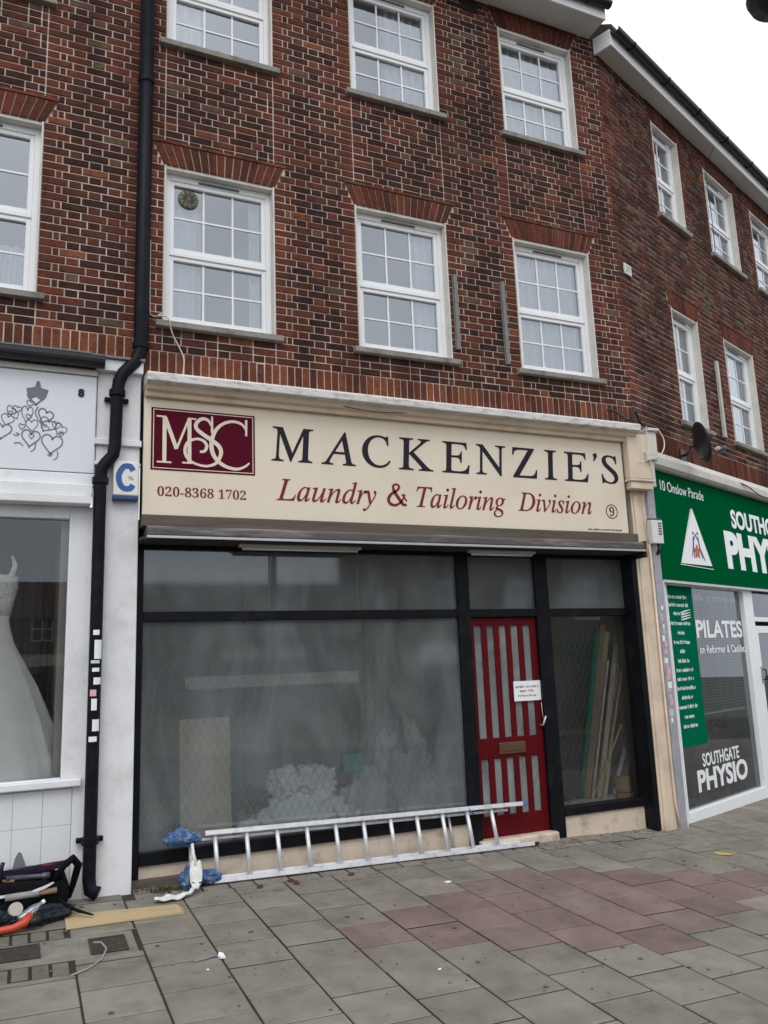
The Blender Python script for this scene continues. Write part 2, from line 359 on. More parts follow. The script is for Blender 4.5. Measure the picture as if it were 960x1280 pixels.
for k in range(-12, 45):
    xa = .37 + P_ * k; xb = xa + P_
    ph = 4.36 - 7.1 if k % 2 == 0 else 4.15 - 7.1
    ph += -.006 * (k - 6)
    zones = [(KERB_Y, -.235)]
    if k <= 0: zones = [(KERB_Y, -1.35), (-.91, -.03)]
    if k < 0: zones = [(KERB_Y, -1.58), (-.70, -.03)]
    if xa > 6.1: zones = [(KERB_Y, max(.1, (xb - 6.44) * math.tan(A2) + .15))]
    for za, zb in zones:
        j = math.floor((za - ph) / P_)
        while ph + j * P_ < zb:
            ya, yb = max(za, ph + j * P_), min(zb, ph + (j + 1) * P_); j += 1
            if yb - ya < .05: continue
            c = ((xa + xb) / 2, (ya + yb) / 2)
            slab(xa, xb, ya, yb, rnd.choice(SLAB_RED) if abs(c[1] + 1.69) < .21 * (5 - abs(k - 8)) and yb - ya > .3 else rnd.choice(SLAB))
# cut pavers along the shop front, setts round the covers, concrete haunch
x = .87
while x < 6.3:
    wd = rnd.uniform(.16, .3); slab(x, min(x + wd, 6.32), -.235, -.09, rnd.choice(SLAB), 'cut_paver', .01, .004); x += wd
x = .87
while x < 6.3:
    wd = rnd.uniform(.18, .4); slab(x, min(x + wd, 6.32), -.09, .15, rnd.choice(SLAB), 'cut_paver', .01, .004); x += wd
for i in range(8):
    xb = .345 - i * .112
    slab(xb - .112, xb, -.905, -.71, SETT, 'sett', .012, .003); slab(xb - .112, xb, -1.575, -1.355, SETT, 'sett', .012, .003)
slab(-.05 - 1.0, .765, -1.345, -.915, CONC, 'concrete_haunch', .006, 0); slab(-.05 - 2.9, -1.06, -1.345, -.915, CONC, 'concrete_haunch', .006, 0)
rest.build('distant_paving', SLAB + SLAB_RED, pave, kind='stuff')

# ================================================================== BRICK WALLS AND WINDOWS
UNIT = []
for q in BRICK:
    me = MB().brick(-.5, .5, -.5, .5, 0, 0, .0).v
    b_ = MB(); cx, cz = .013, .045
    b_.add([(-.5, .02, -.5), (.5, .02, -.5), (.5, .02, .5), (-.5, .02, .5), (-.5, .004, -.5), (.5, .004, -.5), (.5, .004, .5), (-.5, .004, .5),
            (-.5 + cx, 0, -.5 + cz), (.5 - cx, 0, -.5 + cz), (.5 - cx, 0, .5 - cz), (-.5 + cx, 0, .5 - cz)],
           [(8, 9, 10, 11)] + [f for i in range(4) for f in ((4 + i, 4 + (i + 1) % 4, 8 + (i + 1) % 4, 8 + i), (i, (i + 1) % 4, 4 + (i + 1) % 4, 4 + i))])
    me = bpy.data.meshes.new('brick'); me.from_pydata(b_.v, [], b_.f); me.materials.append(q); UNIT.append(me)
def pick(red, light=0., mix=(2, 3, 6, 4)):
    r = rnd.random()
    if red == 2: return 5 if r < .3 else 4 if r < .7 else 3 if r < .92 else 2
    if red: return 3 if r < .42 else 4 if r < .72 else 2 if r < .92 else 5 if r < .96 else 1
    if r < light: return rnd.choice(mix)
    return rnd.choices(range(7), (24, 27, 25, 15, 5, 1, 3))[0]

def brick_wall(b, to_world, x0, x1, zs0, zs1, ztop, ops, redl=True, redr=True, light=0., nmax=300, soldier=2, mix=(2, 3, 6, 4)):
    snap = lambda z: zs1 + round((z - zs1) / .075) * .075
    for o in ops:
        o['s0'] = snap(o['za'] - .075); o['za'] = o['s0'] + .075; o['zb'] = snap(o['zb'])
    xs = sorted({x0, x1} | {v for o in ops for v in (o['xa'], o['xb'])}); zs = sorted({zs0, ztop} | {v for o in ops for v in (o['s0'], o['zb'])})
    mo = MB()
    for i in range(len(xs) - 1):
        for j in range(len(zs) - 1):
            cx, cz = (xs[i] + xs[i + 1]) / 2, (zs[j] + zs[j + 1]) / 2
            if not any(o['xa'] < cx < o['xb'] and o['s0'] < cz < o['zb'] for o in ops): mo.box(xs[i], xs[i + 1], .0075, .235, zs[j], zs[j + 1])
    wall = mo.build('brick_wall', MORTAR, b)
    br = []                                   # x0,x1,z0,z1,front,colour
    n = round((x1 - x0) / .075)
    for i in range(n):                        # soldier course
        a = x0 + (x1 - x0) * i / n
        br.append((a + .006, a + (x1 - x0) / n - .006, zs0, zs1 - .005, rnd.uniform(-.002, .002), pick(soldier)))
    cuts = [v for v in xs]
    k = 0
    while zs1 + k * .075 + .03 < ztop:
        z0 = zs1 + k * .075 + .006; z1 = min(z0 + .063, ztop); zc = (z0 + z1) / 2
        for i in range(len(cuts) - 1):
            sa, sb = cuts[i], cuts[i + 1]; iv = [(sa, sb)]
            panel = any(abs(o['xa'] - sa) < .01 and abs(o['xb'] - sb) < .01 for o in ops)
            # Flemish bond inside the strip
            segs = []; p = sa
            if k % 2 == 0: seq = [.225, .1125]
            else: seq = [.1125, .05625]; 
            t = 0
            while p < sb - .001:
                if k % 2 == 0: l = (.225, .1125)[t % 2]
                else: l = (.1125, .05625)[t] if t < 2 else (.225, .1125)[t % 2]
                if panel and rnd.random() < .25: l = rnd.choice((.225, .1125, .17))
                q = p + l
                if sb - q < .055: q = sb
                segs.append((p, min(q, sb))); p = q; t += 1
            for si, (pa, pb) in enumerate(segs):
                red = (not panel) and ((si == 0 and (i > 0 or redl)) or (si >= len(segs) - 1 and (i < len(cuts) - 2 or redr)) or (k % 2 and si == 1 and rnd.random() < .5))
                parts = [(pa + (.006 if pa > x0 + .001 else .0), pb - (.006 if pb < x1 - .001 else .0))]
                for o in ops:
                    if o['s0'] + .075 - .01 < zc < o['zb']: blk = (o['xa'] - .002, o['xb'] + .002)
                    elif o['s0'] - .002 < zc < o['s0'] + .076: blk = (o['xa'] - .068, o['xb'] + .068)
                    elif o['zb'] < zc < o['zb'] + .262:
                        e = .095 * min(1, (zc - o['zb'] + .02) / .225) + .012; blk = (o['xa'] - e, o['xb'] + e)
                    else: continue
                    np_ = []
                    for a, c in parts:
                        if c <= blk[0] or a >= blk[1]: np_.append((a, c)); continue
                        if blk[0] - a > .02: np_.append((a, blk[0]))
                        if c - blk[1] > .02: np_.append((blk[1], c))
                    parts = np_
                for a, c in parts: br.append((a, c, z0, z1, rnd.uniform(-.0025, .0025), pick(1 if red else 0, light, mix)))
        k += 1
    sc_ = []
    for i, t in enumerate(br):
        p = project(*to_world((t[0] + t[1]) / 2, 0, (t[2] + t[3]) / 2))
        ok = p and 5 < p[0] < 955 and 5 < p[1] < 1275
        sc_.append((-(t[1] - t[0]) * (t[3] - t[2]) / p[2] ** 2 if ok else 0, i))
    sc_.sort(); single = {i for s_, i in sc_[:nmax] if s_ < 0}
    st = MB()
    for i, t in enumerate(br):
        if i in single:
            o = bpy.data.objects.new('brick', UNIT[t[5]]); COL.objects.link(o); o.parent = wall
            o.location = ((t[0] + t[1]) / 2, t[4], (t[2] + t[3]) / 2); o.scale = (t[1] - t[0], 1, t[3] - t[2])
            o.rotation_euler = (rnd.uniform(-.02, .02), rnd.uniform(-.006, .006), rnd.uniform(-.006, .006))
        else: st.brick(*t)
    for o in ops:                             # splayed brick lintels with a tile course over
        xa, xb, zb = o['xa'] - .01, o['xb'] + .01, o['zb']; n = round((xb - xa) / .072); e = .095
        for i in range(n):
            f0, f1 = i / n, (i + 1) / n
            l0, l1 = xa + (xb - xa) * f0 + .0055, xa + (xb - xa) * f1 - .0055
            t0, t1 = xa - e + (xb - xa + 2 * e) * f0 + .0065, xa - e + (xb - xa + 2 * e) * f1 - .0065
            y = rnd.uniform(-.006, -.002)
            st.prism([(l0, zb + .004), (l1, zb + .004), (t1, zb + .222), (t0, zb + .222)], y, .03, rnd.choice((2, 3, 3, 4, 4)))
        n = 5
        for i in range(n):
            a = xa - e - .02; wd = (xb - xa + 2 * e + .04) / n
            st.box(a + i * wd + .004, a + (i + 1) * wd - .004, rnd.uniform(-.012, -.008), .03, zb + .231, zb + .256, rnd.choice((6, 5, 4)))
    st.build('brickwork', BRICK, wall, kind='stuff')
    return wall

def window(b, o, cols=3, split=.47, vent=True, label=None):
    xa, xb, za, zb = o['xa'], o['xb'], o['za'], o['zb']; y0 = .09
    r = .016
    m_ = MB().box(xa, xa + r, -.004, .2, za, zb).box(xb - r, xb, -.004, .2, za, zb).box(xa + r, xb - r, .012, .2, zb - .03, zb)
    fx0, fx1, fz0, fz1 = xa + r, xb - r, za, zb - .03; t = .05
    fr = MB().box(fx0, fx0 + t, y0, y0 + .07, fz0, fz1).box(fx1 - t, fx1, y0, y0 + .07, fz0, fz1).box(fx0 + t, fx1 - t, y0, y0 + .07, fz0, fz0 + t).box(fx0 + t, fx1 - t, y0, y0 + .07, fz1 - t * 1.2, fz1)
    zm = fz0 + (fz1 - fz0) * split
    fr.box(fx0 + t, fx1 - t, y0 - .002, y0 + .07, zm - .022, zm + .022)
    W = fr.build('window', WHITE_PVC, b, bevel=.004, label=label)
    m_.build('reveal', REVEAL, W, bevel=.003)
    MB().xprof([(-.055, o['s0']), (-.06, o['s0'] + .055), (.1, o['s0'] + .0745), (.1, o['s0'])], xa - .065, xb + .065).build('sill', SILL, W, bevel=.006)
    B('trickle_vent', mat('vent_grey', (.09, .09, .09), .5, .1), W, (fx0 + fx1) / 2 - .2, (fx0 + fx1) / 2 + .2, y0 - .012, y0 + .01, fz1 - .05, fz1 - .03, bevel=.003)
    for (s0, s1) in ((fz0 + t, zm - .022), (zm + .022, fz1 - t * 1.2)):
        q = .042; sx0, sx1 = fx0 + t, fx1 - t; ys = y0 + .012
        MB().box(sx0, sx0 + q, ys, ys + .05, s0, s1).box(sx1 - q, sx1, ys, ys + .05, s0, s1).box(sx0 + q, sx1 - q, ys, ys + .05, s0, s0 + q).box(sx0 + q, sx1 - q, ys, ys + .05, s1 - q, s1).build('sash', WHITE_PVC, W, bevel=.005)
        gx0, gx1, gz0, gz1 = sx0 + q, sx1 - q, s0 + q, s1 - q; bw = .018; gy = ys + .03
        for c in range(1, cols): B('glazing_bar', WHITE_PVC, W, gx0 + (gx1 - gx0) * c / cols - bw / 2, gx0 + (gx1 - gx0) * c / cols + bw / 2, gy - .009, gy + .009, gz0, gz1)
        zz = (gz0 + gz1) / 2; B('glazing_bar', WHITE_PVC, W, gx0, gx1, gy - .0085, gy + .0085, zz - bw / 2, zz + bw / 2)
        for c in range(cols):
            for k in range(2):
                p0, p1 = gx0 + (gx1 - gx0) * c / cols, gx0 + (gx1 - gx0) * (c + 1) / cols; h0, h1 = gz0 + (gz1 - gz0) * k / 2, gz0 + (gz1 - gz0) * (k + 1) / 2
                tl = rnd.uniform(-.0006, .0006); tm = rnd.uniform(-.0006, .0006)
                MB().add([(p0, gy + tl, h0), (p1, gy - tl, h0), (p1, gy - tl + tm, h1), (p0, gy + tl + tm, h1)], [(0, 1, 2, 3)]).build('pane', GLASS_UP, W)
    return W

def curtain(tw, rz, x0, x1, z0, z1, y, label, folds=7, amp=.03):
    ph = rnd.uniform(0, 6)
    cb = MB().grid(lambda u, v: ((u - .5) * (x1 - x0) * (1 + .03 * math.sin(v * 3)), amp * math.sin(u * folds * 6.283 + ph + .4 * math.sin(v * 4)) * (1.1 - .4 * v), (z1 - z0) * v), max(24, folds * 8), 6)
    o = cb.build('net_curtain', NET, smooth=True); o.location = tw((x0 + x1) / 2, y, z0); o.rotation_euler[2] = rz
    return tag(o, label, 'curtain', 'net curtains at the upper windows')

idn = lambda x, y, z: (x, y, z)
# ------------------------------------------------------------------ the three buildings
b8 = thing('terraced_building', 'white fronted bridal shop building at the left with brick upper storeys', 'building')
b9 = thing('terraced_building', 'brick building over the empty laundry shop with the cream sign', 'building')
b10 = thing('terraced_building', 'brick building turning away at the right over the green physio shop', 'building', (C2X, 0, 0), A2)
op9 = [dict(xa=xa, xb=xb, za=za, zb=zb) for za, zb in ((4.835, 6.41), (7.745, 9.19)) for xa, xb in ((1.045, 2.115), (2.985, 4.06), (4.925, 5.985))]
brick_wall(b9, idn, .87, 6.44, 4.2, 4.535, 9.45, op9, light=.15)
op8 = [dict(xa=xa, xb=xb, za=za, zb=zb) for za, zb in ((4.96, 6.55), (7.87, 9.33)) for xa, xb in ((-1.09, -.02), (-3.05, -1.98))]
brick_wall(b8, idn, -4.6, .866, 4.3, 4.632, 9.56, op8)
op10 = [dict(xa=xa, xb=xb, za=za, zb=zb) for za, zb in ((4.66, 6.18), (7.55, 8.94)) for xa, xb in ((1.32, 2.11), (2.97, 4.05), (4.75, 5.83), (7.2, 8.28))]
brick_wall(b10, w2, -.002, 9.5, 4.06, 4.325, 9.235, op10, light=.6, soldier=1, mix=(2, 6, 2, 1, 3, 6))
names9 = [('left', 'lower'), ('middle', 'lower'), ('right', 'lower'), ('left', 'upper'), ('middle', 'upper'), ('right', 'upper')]
wins9 = [window(b9, o) for o in op9]
wins8 = [window(b8, o) for o in op8]
wins10 = [window(b10, o, 2 if o['xb'] - o['xa'] < .9 else 3) for o in op10]
for i, (fa, fb, fo) in enumerate([(.03, .36, 3), (.68, .97, 3), (.06, .95, 8), (.1, .35, 2), (.45, .95, 5), (.06, .95, 8)]):
    o = op9[i]; wd = o['xb'] - o['xa']; nm = names9[i]
    curtain(idn, 0, o['xa'] + wd * fa, o['xa'] + wd * fb, o['za'] - .03, o['zb'] + (.02 if i != 0 else -.3), .21,
            'white net curtain in the %s window of the %s row over the laundry sign' % nm, fo)
o = op9[0]; curtain(idn, 0, o['xa'] + .86, o['xa'] + 1.03, o['za'] - .03, o['zb'], .22, 'narrow white net curtain at the right edge of the window with the round vent', 2)
o = op8[0]; curtain(idn, 0, o['xa'] + .75, o['xa'] + 1.0, o['za'] - .03, o['za'] + .5, .21, 'short white net curtain in the window left of the black downpipe', 3)
for i, nm in ((0, 'narrow lower'), (1, 'wide lower'), (4, 'narrow upper'), (5, 'wide upper'), (6, 'furthest upper')):
    o = op10[i]; curtain(w2, A2, o['xa'] + .06, o['xb'] - (.1 if i < 4 else .22), o['za'] - .02, o['zb'] - .35 * (i >= 4) + .02, .19, 'white net curtain in the %s window above the green sign' % nm, 7)
# round vent fan in the first pane
vt = MB().lathe([(.098, 0), (.098, .012), (.085, .022), (.055, .026), (.05, .018), (.012, .02), (.012, .03)], n=28)
vo = vt.build('round_vent', mat('vent_bronze', (.16, .15, .085), .4, .15, 12, metal=.4), wins9[0], smooth=False)
vo.location = (op9[0]['xa'] + .245, .132, op9[0]['zb'] - .245); vo.rotation_euler = (math.pi / 2, 0, 0)
bl = MB()
for k in range(10):
    a = k * math.pi / 5; bl.prism([(.02 * math.cos(a), .02 * math.sin(a)), (.08 * math.cos(a), .08 * math.sin(a)), (.08 * math.cos(a + .35), .08 * math.sin(a + .35)), (.02 * math.cos(a + .35), .02 * math.sin(a + .35))], .104, .107)
bo = bl.build('vent_blade', mat('vent_dark', (.05, .05, .035), .5, .1), wins9[0]); bo.location = vo.location; bo.location.y = 0

# rooms behind the upper windows, dark shells so daylight comes in by the windows only
def shell(b, x0, x1, y0, y1, z0, z1, mt, name='room', floor=None):
    t = .05
    m_ = MB().box(x0 - t, x0, y0, y1, z0, z1).box(x1, x1 + t, y0, y1, z0, z1).box(x0 - t, x1 + t, y1, y1 + t, z0, z1).box(x0 - t, x1 + t, y0, y1 + t, z0 - t, z0, 1).box(x0 - t, x1 + t, y0, y1 + t, z1, z1 + t)
    return m_.build(name, [mt, floor or ROOMDARK], b)
shell(b8, -4.5, .82, .24, 4, 4.7, 7.2, ROOMWALL); shell(b8, -4.5, .82, .24, 4, 7.45, 9.5, ROOMWALL)
shell(b9, .95, 6.3, .24, 4, 4.55, 7.2, ROOMWALL); shell(b9, .95, 6.3, .24, 4, 7.35, 9.4, ROOMWALL)
shell(b10, .5, 9.4, .24, 4, 4.45, 7.0, ROOMWALL); shell(b10, .5, 9.4, .24, 4, 7.15, 9.2, ROOMWALL)

# ------------------------------------------------------------------ eaves and roofs
TILE = mat('roof_tile', (.075, .045, .038), .85, .3, 6, .5)
GUT = mat('black_gutter', (.012, .012, .016), .35, .15, 6)
SOFFIT = mat('soffit_paint', (.60, .585, .55), .6, .06, 2)
def eaves(b, x0, x1, z, d, fh, endl=False):
    B('soffit', SOFFIT, b, x0, x1, -d, .05, z, z + .02)
    MB().box(x0, x1, -d - .025, -d - .002, z - .012, z + fh).build('fascia_board', WHITE_PVC, b, bevel=.003)
    zt = z + fh; r = .062; yc = -d - .09
    pr = [(yc + r * math.cos(a), zt - .03 + r * math.sin(a)) for a in [math.pi * (1 + k / 8) for k in range(9)]]
    pr += [(yc + (r - .006) * math.cos(a), zt - .03 + (r - .006) * math.sin(a)) for a in [math.pi * (2 - k / 8) for k in range(9)]]
    G_ = MB().xprof(pr, x0 - .02, x1 + .02).build('gutter', GUT, b)
    br = MB(); xx = x0 + .4
    while xx < x1: br.tube([(xx, yc + (r + .006) * math.cos(a), zt - .03 + (r + .006) * math.sin(a)) for a in [math.pi * (1 + k / 8) for k in range(9)]], .008, 5); xx += .95
    br.build('gutter_bracket', GUT, G_)
    rf = MB(); n = 16
    for j in range(n):
        y0, y1 = -d - .06 + j * .32, -d - .06 + (j + 1) * .32 + .04; h0, h1 = zt + .0 + j * .24, zt + (j + 1) * .24 + .0
        rf.xprof([(y0, h0), (y1, h1 + .0), (y1, h1 + .03), (y0, h0 + .045)], x0 - .03, x1 + .03)
    rf.build('roof', TILE, b)
    if endl: B('eaves_end', WHITE_PVC, b, x0 - .025, x0 + .001, -d - .025, .02, z - .013, z + fh + .002, bevel=.003)
eaves(b9, .85, 6.30, 9.44, .33, .19); eaves(b8, -4.6, .86, 9.56, .33, .19); eaves(b10, -.05, 9.5, 9.235, .2, .21, True)

# ================================================================== SHOP 9 (empty laundry)
GY = .13
# cornice, weathered white over a cream cove
MB().xprof([(-.285, 4.150), (-.29, 4.215), (-.275, 4.232), (.01, 4.262), (.01, 4.14), (-.24, 4.14)], .885, 6.27).build('cornice', CORNICE, b9, bevel=.006)
MB().xprof([(-.235, 4.139), (-.01, 4.139), (-.01, 4.05), (-.15, 4.05), (-.16, 4.085), (-.20, 4.10), (-.22, 4.128)], .89, 6.262).build('cornice_cove', CREAM, b9, bevel=.004)
B('sign_backing', mat('dark_gap', (.03, .026, .022), .9, .2), b9, .885, 6.14, -.062, .1, 2.985, 4.05)
B('beam', TIMBER_DIRTY, b9, .88, 6.20, -.155, .12, 2.895, 2.992, bevel=.006)
sh = MB().xprof([(-.22, 2.80), (-.235, 2.815), (-.235, 2.87), (-.20, 2.893), (.1, 2.893), (.1, 2.80)], .915, 6.205).build('shutter_box', SHUT, b9, bevel=.004)
MB().xprof([(-.245, 2.782), (-.245, 2.803), (-.2, 2.806), (-.19, 2.786)], .91, 6.215).build('shutter_lip', ALU_DULL, sh, bevel=.002)
B('shutter_end', mat('rust_black', (.03, .022, .02), .7, .3, 12, .3), sh, 6.205, 6.23, -.24, .02, 2.72, 2.90, bevel=.004)
B('recess_soffit', mat('recess_dark', (.04, .037, .034), .9, .2), b9, .87, 6.2, -.19, .2, 2.775, 2.799)
for xa, xb in ((1.73, 2.9), (4.08, 4.87)):
    t_ = thing('fluorescent_light', 'dusty unlit tube light under the shutter box, %s' % ('over the big window' if xa < 3 else 'over the red door'), 'light fitting', ((xa + xb) / 2, -.06, 2.735), group='tube lights under the shutter box')
    h = (xb - xa) / 2
    B('housing', mat('dusty_white', (.5, .48, .44), .6, .15, 8), t_, -h, h, -.03, .03, .012, .04, bevel=.004)
    MB().tube([(-h + .03, 0, 0), (h - .03, 0, 0)], .013, 10).build('tube', mat('tube_glass', (.6, .6, .57), .3, .05), t_, smooth=True)
sf = MB()
def fr_(x0, x1, z0, z1, y0=.09, y1=.19): sf.box(x0, x1, y0, y1, z0, z1)
fr_(.87, .932, -.02, 2.9); fr_(4.012, 4.15, -.12, 2.9); fr_(4.957, 5.122, -.14, 2.9)
sf.box(6.155, 6.222, -.055, .19, -.16, 2.9)
for a, c in ((.932, 4.012), (4.15, 4.957), (5.122, 6.155)):
    fr_(a, c, 2.735, 2.9, .095); fr_(a, c, 2.11, 2.192, .092, .185)
fr_(.932, 4.012, .135, .235, .075, .2); fr_(5.122, 6.155, .088, .17, .07, .2)
front = sf.build('shop_front', BLACK, b9, bevel=.005)
def sheet(x0, x1, z0, z1, y, mt, parent, name='pane', j=.0):
    return MB().add([(x0, y, z0), (x1, y + j, z0), (x1, y + j, z1), (x0, y, z1)], [(0, 1, 2, 3)]).build(name, mt, parent)
# transom lights: three sheets over the big window, butt jointed
for i, (a, c) in enumerate(((.932, 2.055), (2.06, 2.93), (2.935, 4.012))): sheet(a, c, 2.192, 2.735, GY, GLASS_SHOP, front, j=.001 * (i - 1))
sheet(4.15, 4.957, 2.192, 2.735, GY, GLASS_SHOP, front, j=.001); sheet(5.122, 6.155, 2.192, 2.735, GY, GLASS_SHOP, front, j=-.001)
sheet(.932, 4.012, .235, 2.11, GY + .001, GLASS_SHOP, front, 'display_pane')
sheet(5.122, 6.155, .17, 2.11, GY, GLASS_CLEAR, front, 'display_pane')
for xx in (2.0575, 2.9325): B('glass_joint', mat('clear_silicone', (.10, .11, .11), .4, .1), front, xx - .006, xx + .006, GY - .004, GY + .004, 2.192, 2.735)
# security mesh just inside the glass
sm = MB()
def meshwire(x0, x1, z0, z1, y, p=.075, r=.0016):
    h = z1 - z0; wd = x1 - x0; sl = 1.9
    c = -h / sl
    while c < wd:
        for sgn in (1, -1):
            a0 = c; b0 = 0.; a1 = c + h / sl; b1 = h
            if a0 < 0: b0 = -a0 * sl; a0 = 0
            if a1 > wd: b1 = h - (a1 - wd) * sl; a1 = wd
            if a1 - a0 < .01: continue
            pa, pb = ((x0 + a0, z0 + b0), (x0 + a1, z0 + b1)) if sgn > 0 else ((x1 - a0, z0 + b0), (x1 - a1, z0 + b1))
            sm.tube([(pa[0], y + .003 * sgn, pa[1]), (pb[0], y + .003 * sgn, pb[1])], r, 4, cap=False)
        c += p
meshwire(.94, 4.0, .25, 1.75, .26); meshwire(5.14, 6.14, .18, 1.9, .26)
sm.build('security_mesh', mat('mesh_steel', (.30, .30, .29), .5, .1, metal=.4), front, kind='stuff')
# stall riser and step
MB().box(.87, 4.012, .11, .2, -.2, .134).build('stall_riser', CREAM_BASE, b9, bevel=.01)
MB().box(5.125, 6.153, .095, .2, -.3, .087).build('stall_riser', CREAM_BASE, b9, bevel=.012)
B('step', CREAM_BASE, b9, 4.1, 5.0, .03, .22, -.3, -.035, bevel=.02)
B('timber_strip', TIMBER_DIRTY, b9, .87, 1.33, .04, .108, -.08, .035, bevel=.006)
# door
D_ = MB(); dx0, dx1, dz0, dz1, dy0, dy1 = 4.152, 4.955, -.033, 2.108, .135, .18
gl_ = [(4.205, 4.295), (4.358, 4.442), (4.503, 4.588), (4.649, 4.735), (4.797, 4.885)]
D_.box(dx0, gl_[0][0], dy0, dy1, dz0, dz1).box(gl_[4][1], dx1, dy0, dy1, dz0, dz1)
for z0, z1 in ((dz0, .165), (.705, .905), (2.025, dz1)): D_.box(gl_[0][0], gl_[4][1], dy0, dy1, z0, z1)
door = D_.build('door', RED, b9, bevel=.006, label='red panelled door with narrow glass strips')
for k in range(4):
    for z0, z1 in ((.165, .705), (.905, 2.025)): B('slat', RED, door, gl_[k][1], gl_[k + 1][0], dy0 + .004, dy1 - .004, z0, z1, bevel=.005)
for a, c in gl_:
    for z0, z1 in ((.165, .705), (.905, 2.025)): sheet(a, c, z0, z1, .16, GLASS_DOOR, door, j=rnd.uniform(-.001, .001))
lb = MB().box(4.412, 4.722, .118, .134, .742, .855).build('letterbox', BRASS, door, bevel=.006)
B('flap', mat('brass_dark', (.13, .075, .05), .5, .2, 9, metal=.5), door, 4.442, 4.692, .112, .117, .768, .828, bevel=.003)
MB().tube([(4.93, .135, 1.0), (4.93, .085, 1.0), (4.925, .07, 1.02), (4.955, .065, 1.09)], .009, 8).build('handle', ALU, door, smooth=True)
MB().tube([(4.935, .1, 1.23), (4.93, .09, 1.15), (4.94, .09, 1.06)], .004, 6).build('cord', mat('string', (.5, .42, .35), .8), door, smooth=True)
nt_ = thing('notice', 'white paper notice with three printed lines taped to the red door', 'notice', (4.63, .128, 1.25))
B('sheet', PAPER, nt_, 0, .335, .0, .003, 0, .2)
DK = mat('faded_print', (.2, .2, .22), .7); DR = mat('faded_red_print', (.35, .12, .14), .7)
for (mx0, mx1, mz, mh, mq) in ((.02, .315, .132, .026, DK), (.07, .265, .088, .028, DR), (.05, .285, .042, .024, DK)): marks(mx0, mx1, mz, mz + mh, -.001, mq, nt_)
# right hand pilaster with console, side return towards no. 10
MB().box(6.222, 6.43, -.065, .2, -.3, 3.5).build('pilaster', CREAM, b9, bevel=.008)
MB().box(6.25, 6.31, -.08, -.064, -.28, 3.46).build('pilaster_strip', CREAM, b9, bevel=.006)
cs = MB().box(6.14, 6.47, -.19, .05, 3.62, 4.139).box(6.125, 6.485, -.205, .05, 3.585, 3.615).box(6.15, 6.46, -.185, .05, 3.50, 3.586).build('console', CREAM, b9, bevel=.008)
MB().box(6.47, 6.60, -.16, .1, 3.86, 4.20).box(6.465, 6.56, -.13, .1, 3.55, 3.87).box(6.46, 6.62, -.19, .1, 4.2, 4.235).build('console_return', mat('grey_white_paint', (.62, .60, .56), .6, .1, 5, .1, dirt=(.3, .28, .25), dirt_amt=.5), cs, bevel=.008)
MB().tube([(6.41, -.085, 2.9), (6.41, -.085, .55), (6.415, -.085, .1), (6.44, -.1, -.12)], .014, 8).build('thin_pipe', CREAM, b9, smooth=True)
# interior
shell(b9, .86, 6.24, .21, 4.2, .02, 2.86, ROOMWALL, floor=mat('shop_floor', (.16, .15, .14), .8, .2, 2))

# ------------------------------------------------------------------ cream sign of the laundry
SY = -.1
sg = thing('fascia_sign', 'long cream shop sign with navy and maroon lettering above the empty laundry', 'sign', (.885, SY, 3.0))
SX, SZ = .885, 3.0
B('board', SIGN_CREAM, sg, 0, 6.12 - SX, 0, .035, .004, 1.048, bevel=.003)
MB().box(0, 6.12 - SX, -.006, .03, -.012, .003).box(6.121 - SX, 6.131 - SX, -.006, .03, -.012, 1.048).build('trim', mat('sign_trim', (.10, .08, .06), .6, .2), sg)
lp = B('logo_panel', MAROON, sg, .062, .985, -.004, -.0005, .402, .965)
ed = MB(); e0, e1, f0, f1, q = .078, .969, .416, .951, .007
ed.box(e0, e1, -.006, -.0045, f0, f0 + q).box(e0, e1, -.006, -.0045, f1 - q, f1).box(e0, e0 + q, -.006, -.0045, f0 + q, f1 - q).box(e1 - q, e1, -.006, -.0045, f0 + q, f1 - q)
ed.build('logo_border', SIGN_CREAM, lp)
ST = [0]
def smooth_path(P, n=10):
    out = []
    for i in range(len(P) - 1):
        p0, p1, p2, p3 = P[max(i - 1, 0)], P[i], P[i + 1], P[min(i + 2, len(P) - 1)]
        for k in range(n):
            t = k / n
            out.append(tuple(.5 * (2 * p1[d] + (p2[d] - p0[d]) * t + (2 * p0[d] - 5 * p1[d] + 4 * p2[d] - p3[d]) * t * t + (3 * p1[d] - p0[d] - 3 * p2[d] + p3[d]) * t ** 3) for d in range(2)))
    return out + [P[-1]]
def stroke(mb, P, wd, curve=True, mi=0, y=-.006, ox=SX, oz=SZ):
    pts = smooth_path([(a - ox, c - oz) for a, c in P]) if curve else [(a - ox, c - oz) for a, c in P]
    if isinstance(wd, (list, tuple)):
        n = len(pts); wl = []
        for i in range(n):
            u = i / (n - 1) * (len(wd) - 1); k = min(int(u), len(wd) - 2); wl.append(wd[k] + (wd[k + 1] - wd[k]) * (u - k))
        wd = wl
    ST[0] += 1; mb.ribbon(pts, wd, y - .0002 * (ST[0] % 12), y + .0035, mi)
mm = MB(); t1, t2, t3 = .034, .026, .020
stroke(mm, [(1.06, 3.885), (1.062, 3.472)], t1, False); stroke(mm, [(.998, 3.474), (1.122, 3.474)], .015, False); stroke(mm, [(.990, 3.886), (1.075, 3.886)], .015, False)
stroke(mm, [(1.064, 3.88), (1.165, 3.60)], t1, False); stroke(mm, [(1.165, 3.60), (1.272, 3.886)], t3, False)
stroke(mm, [(1.276, 3.888), (1.278, 3.48)], t1, False); stroke(mm, [(1.265, 3.887), (1.335, 3.887)], .015, False); stroke(mm, [(1.215, 3.479), (1.30, 3.479)], .015, False)
mm.build('monogram_letter', SIGN_CREAM, lp); mm = MB()
stroke(mm, [(1.477, 3.925), (1.477, 3.77)], [.016, .022], False)
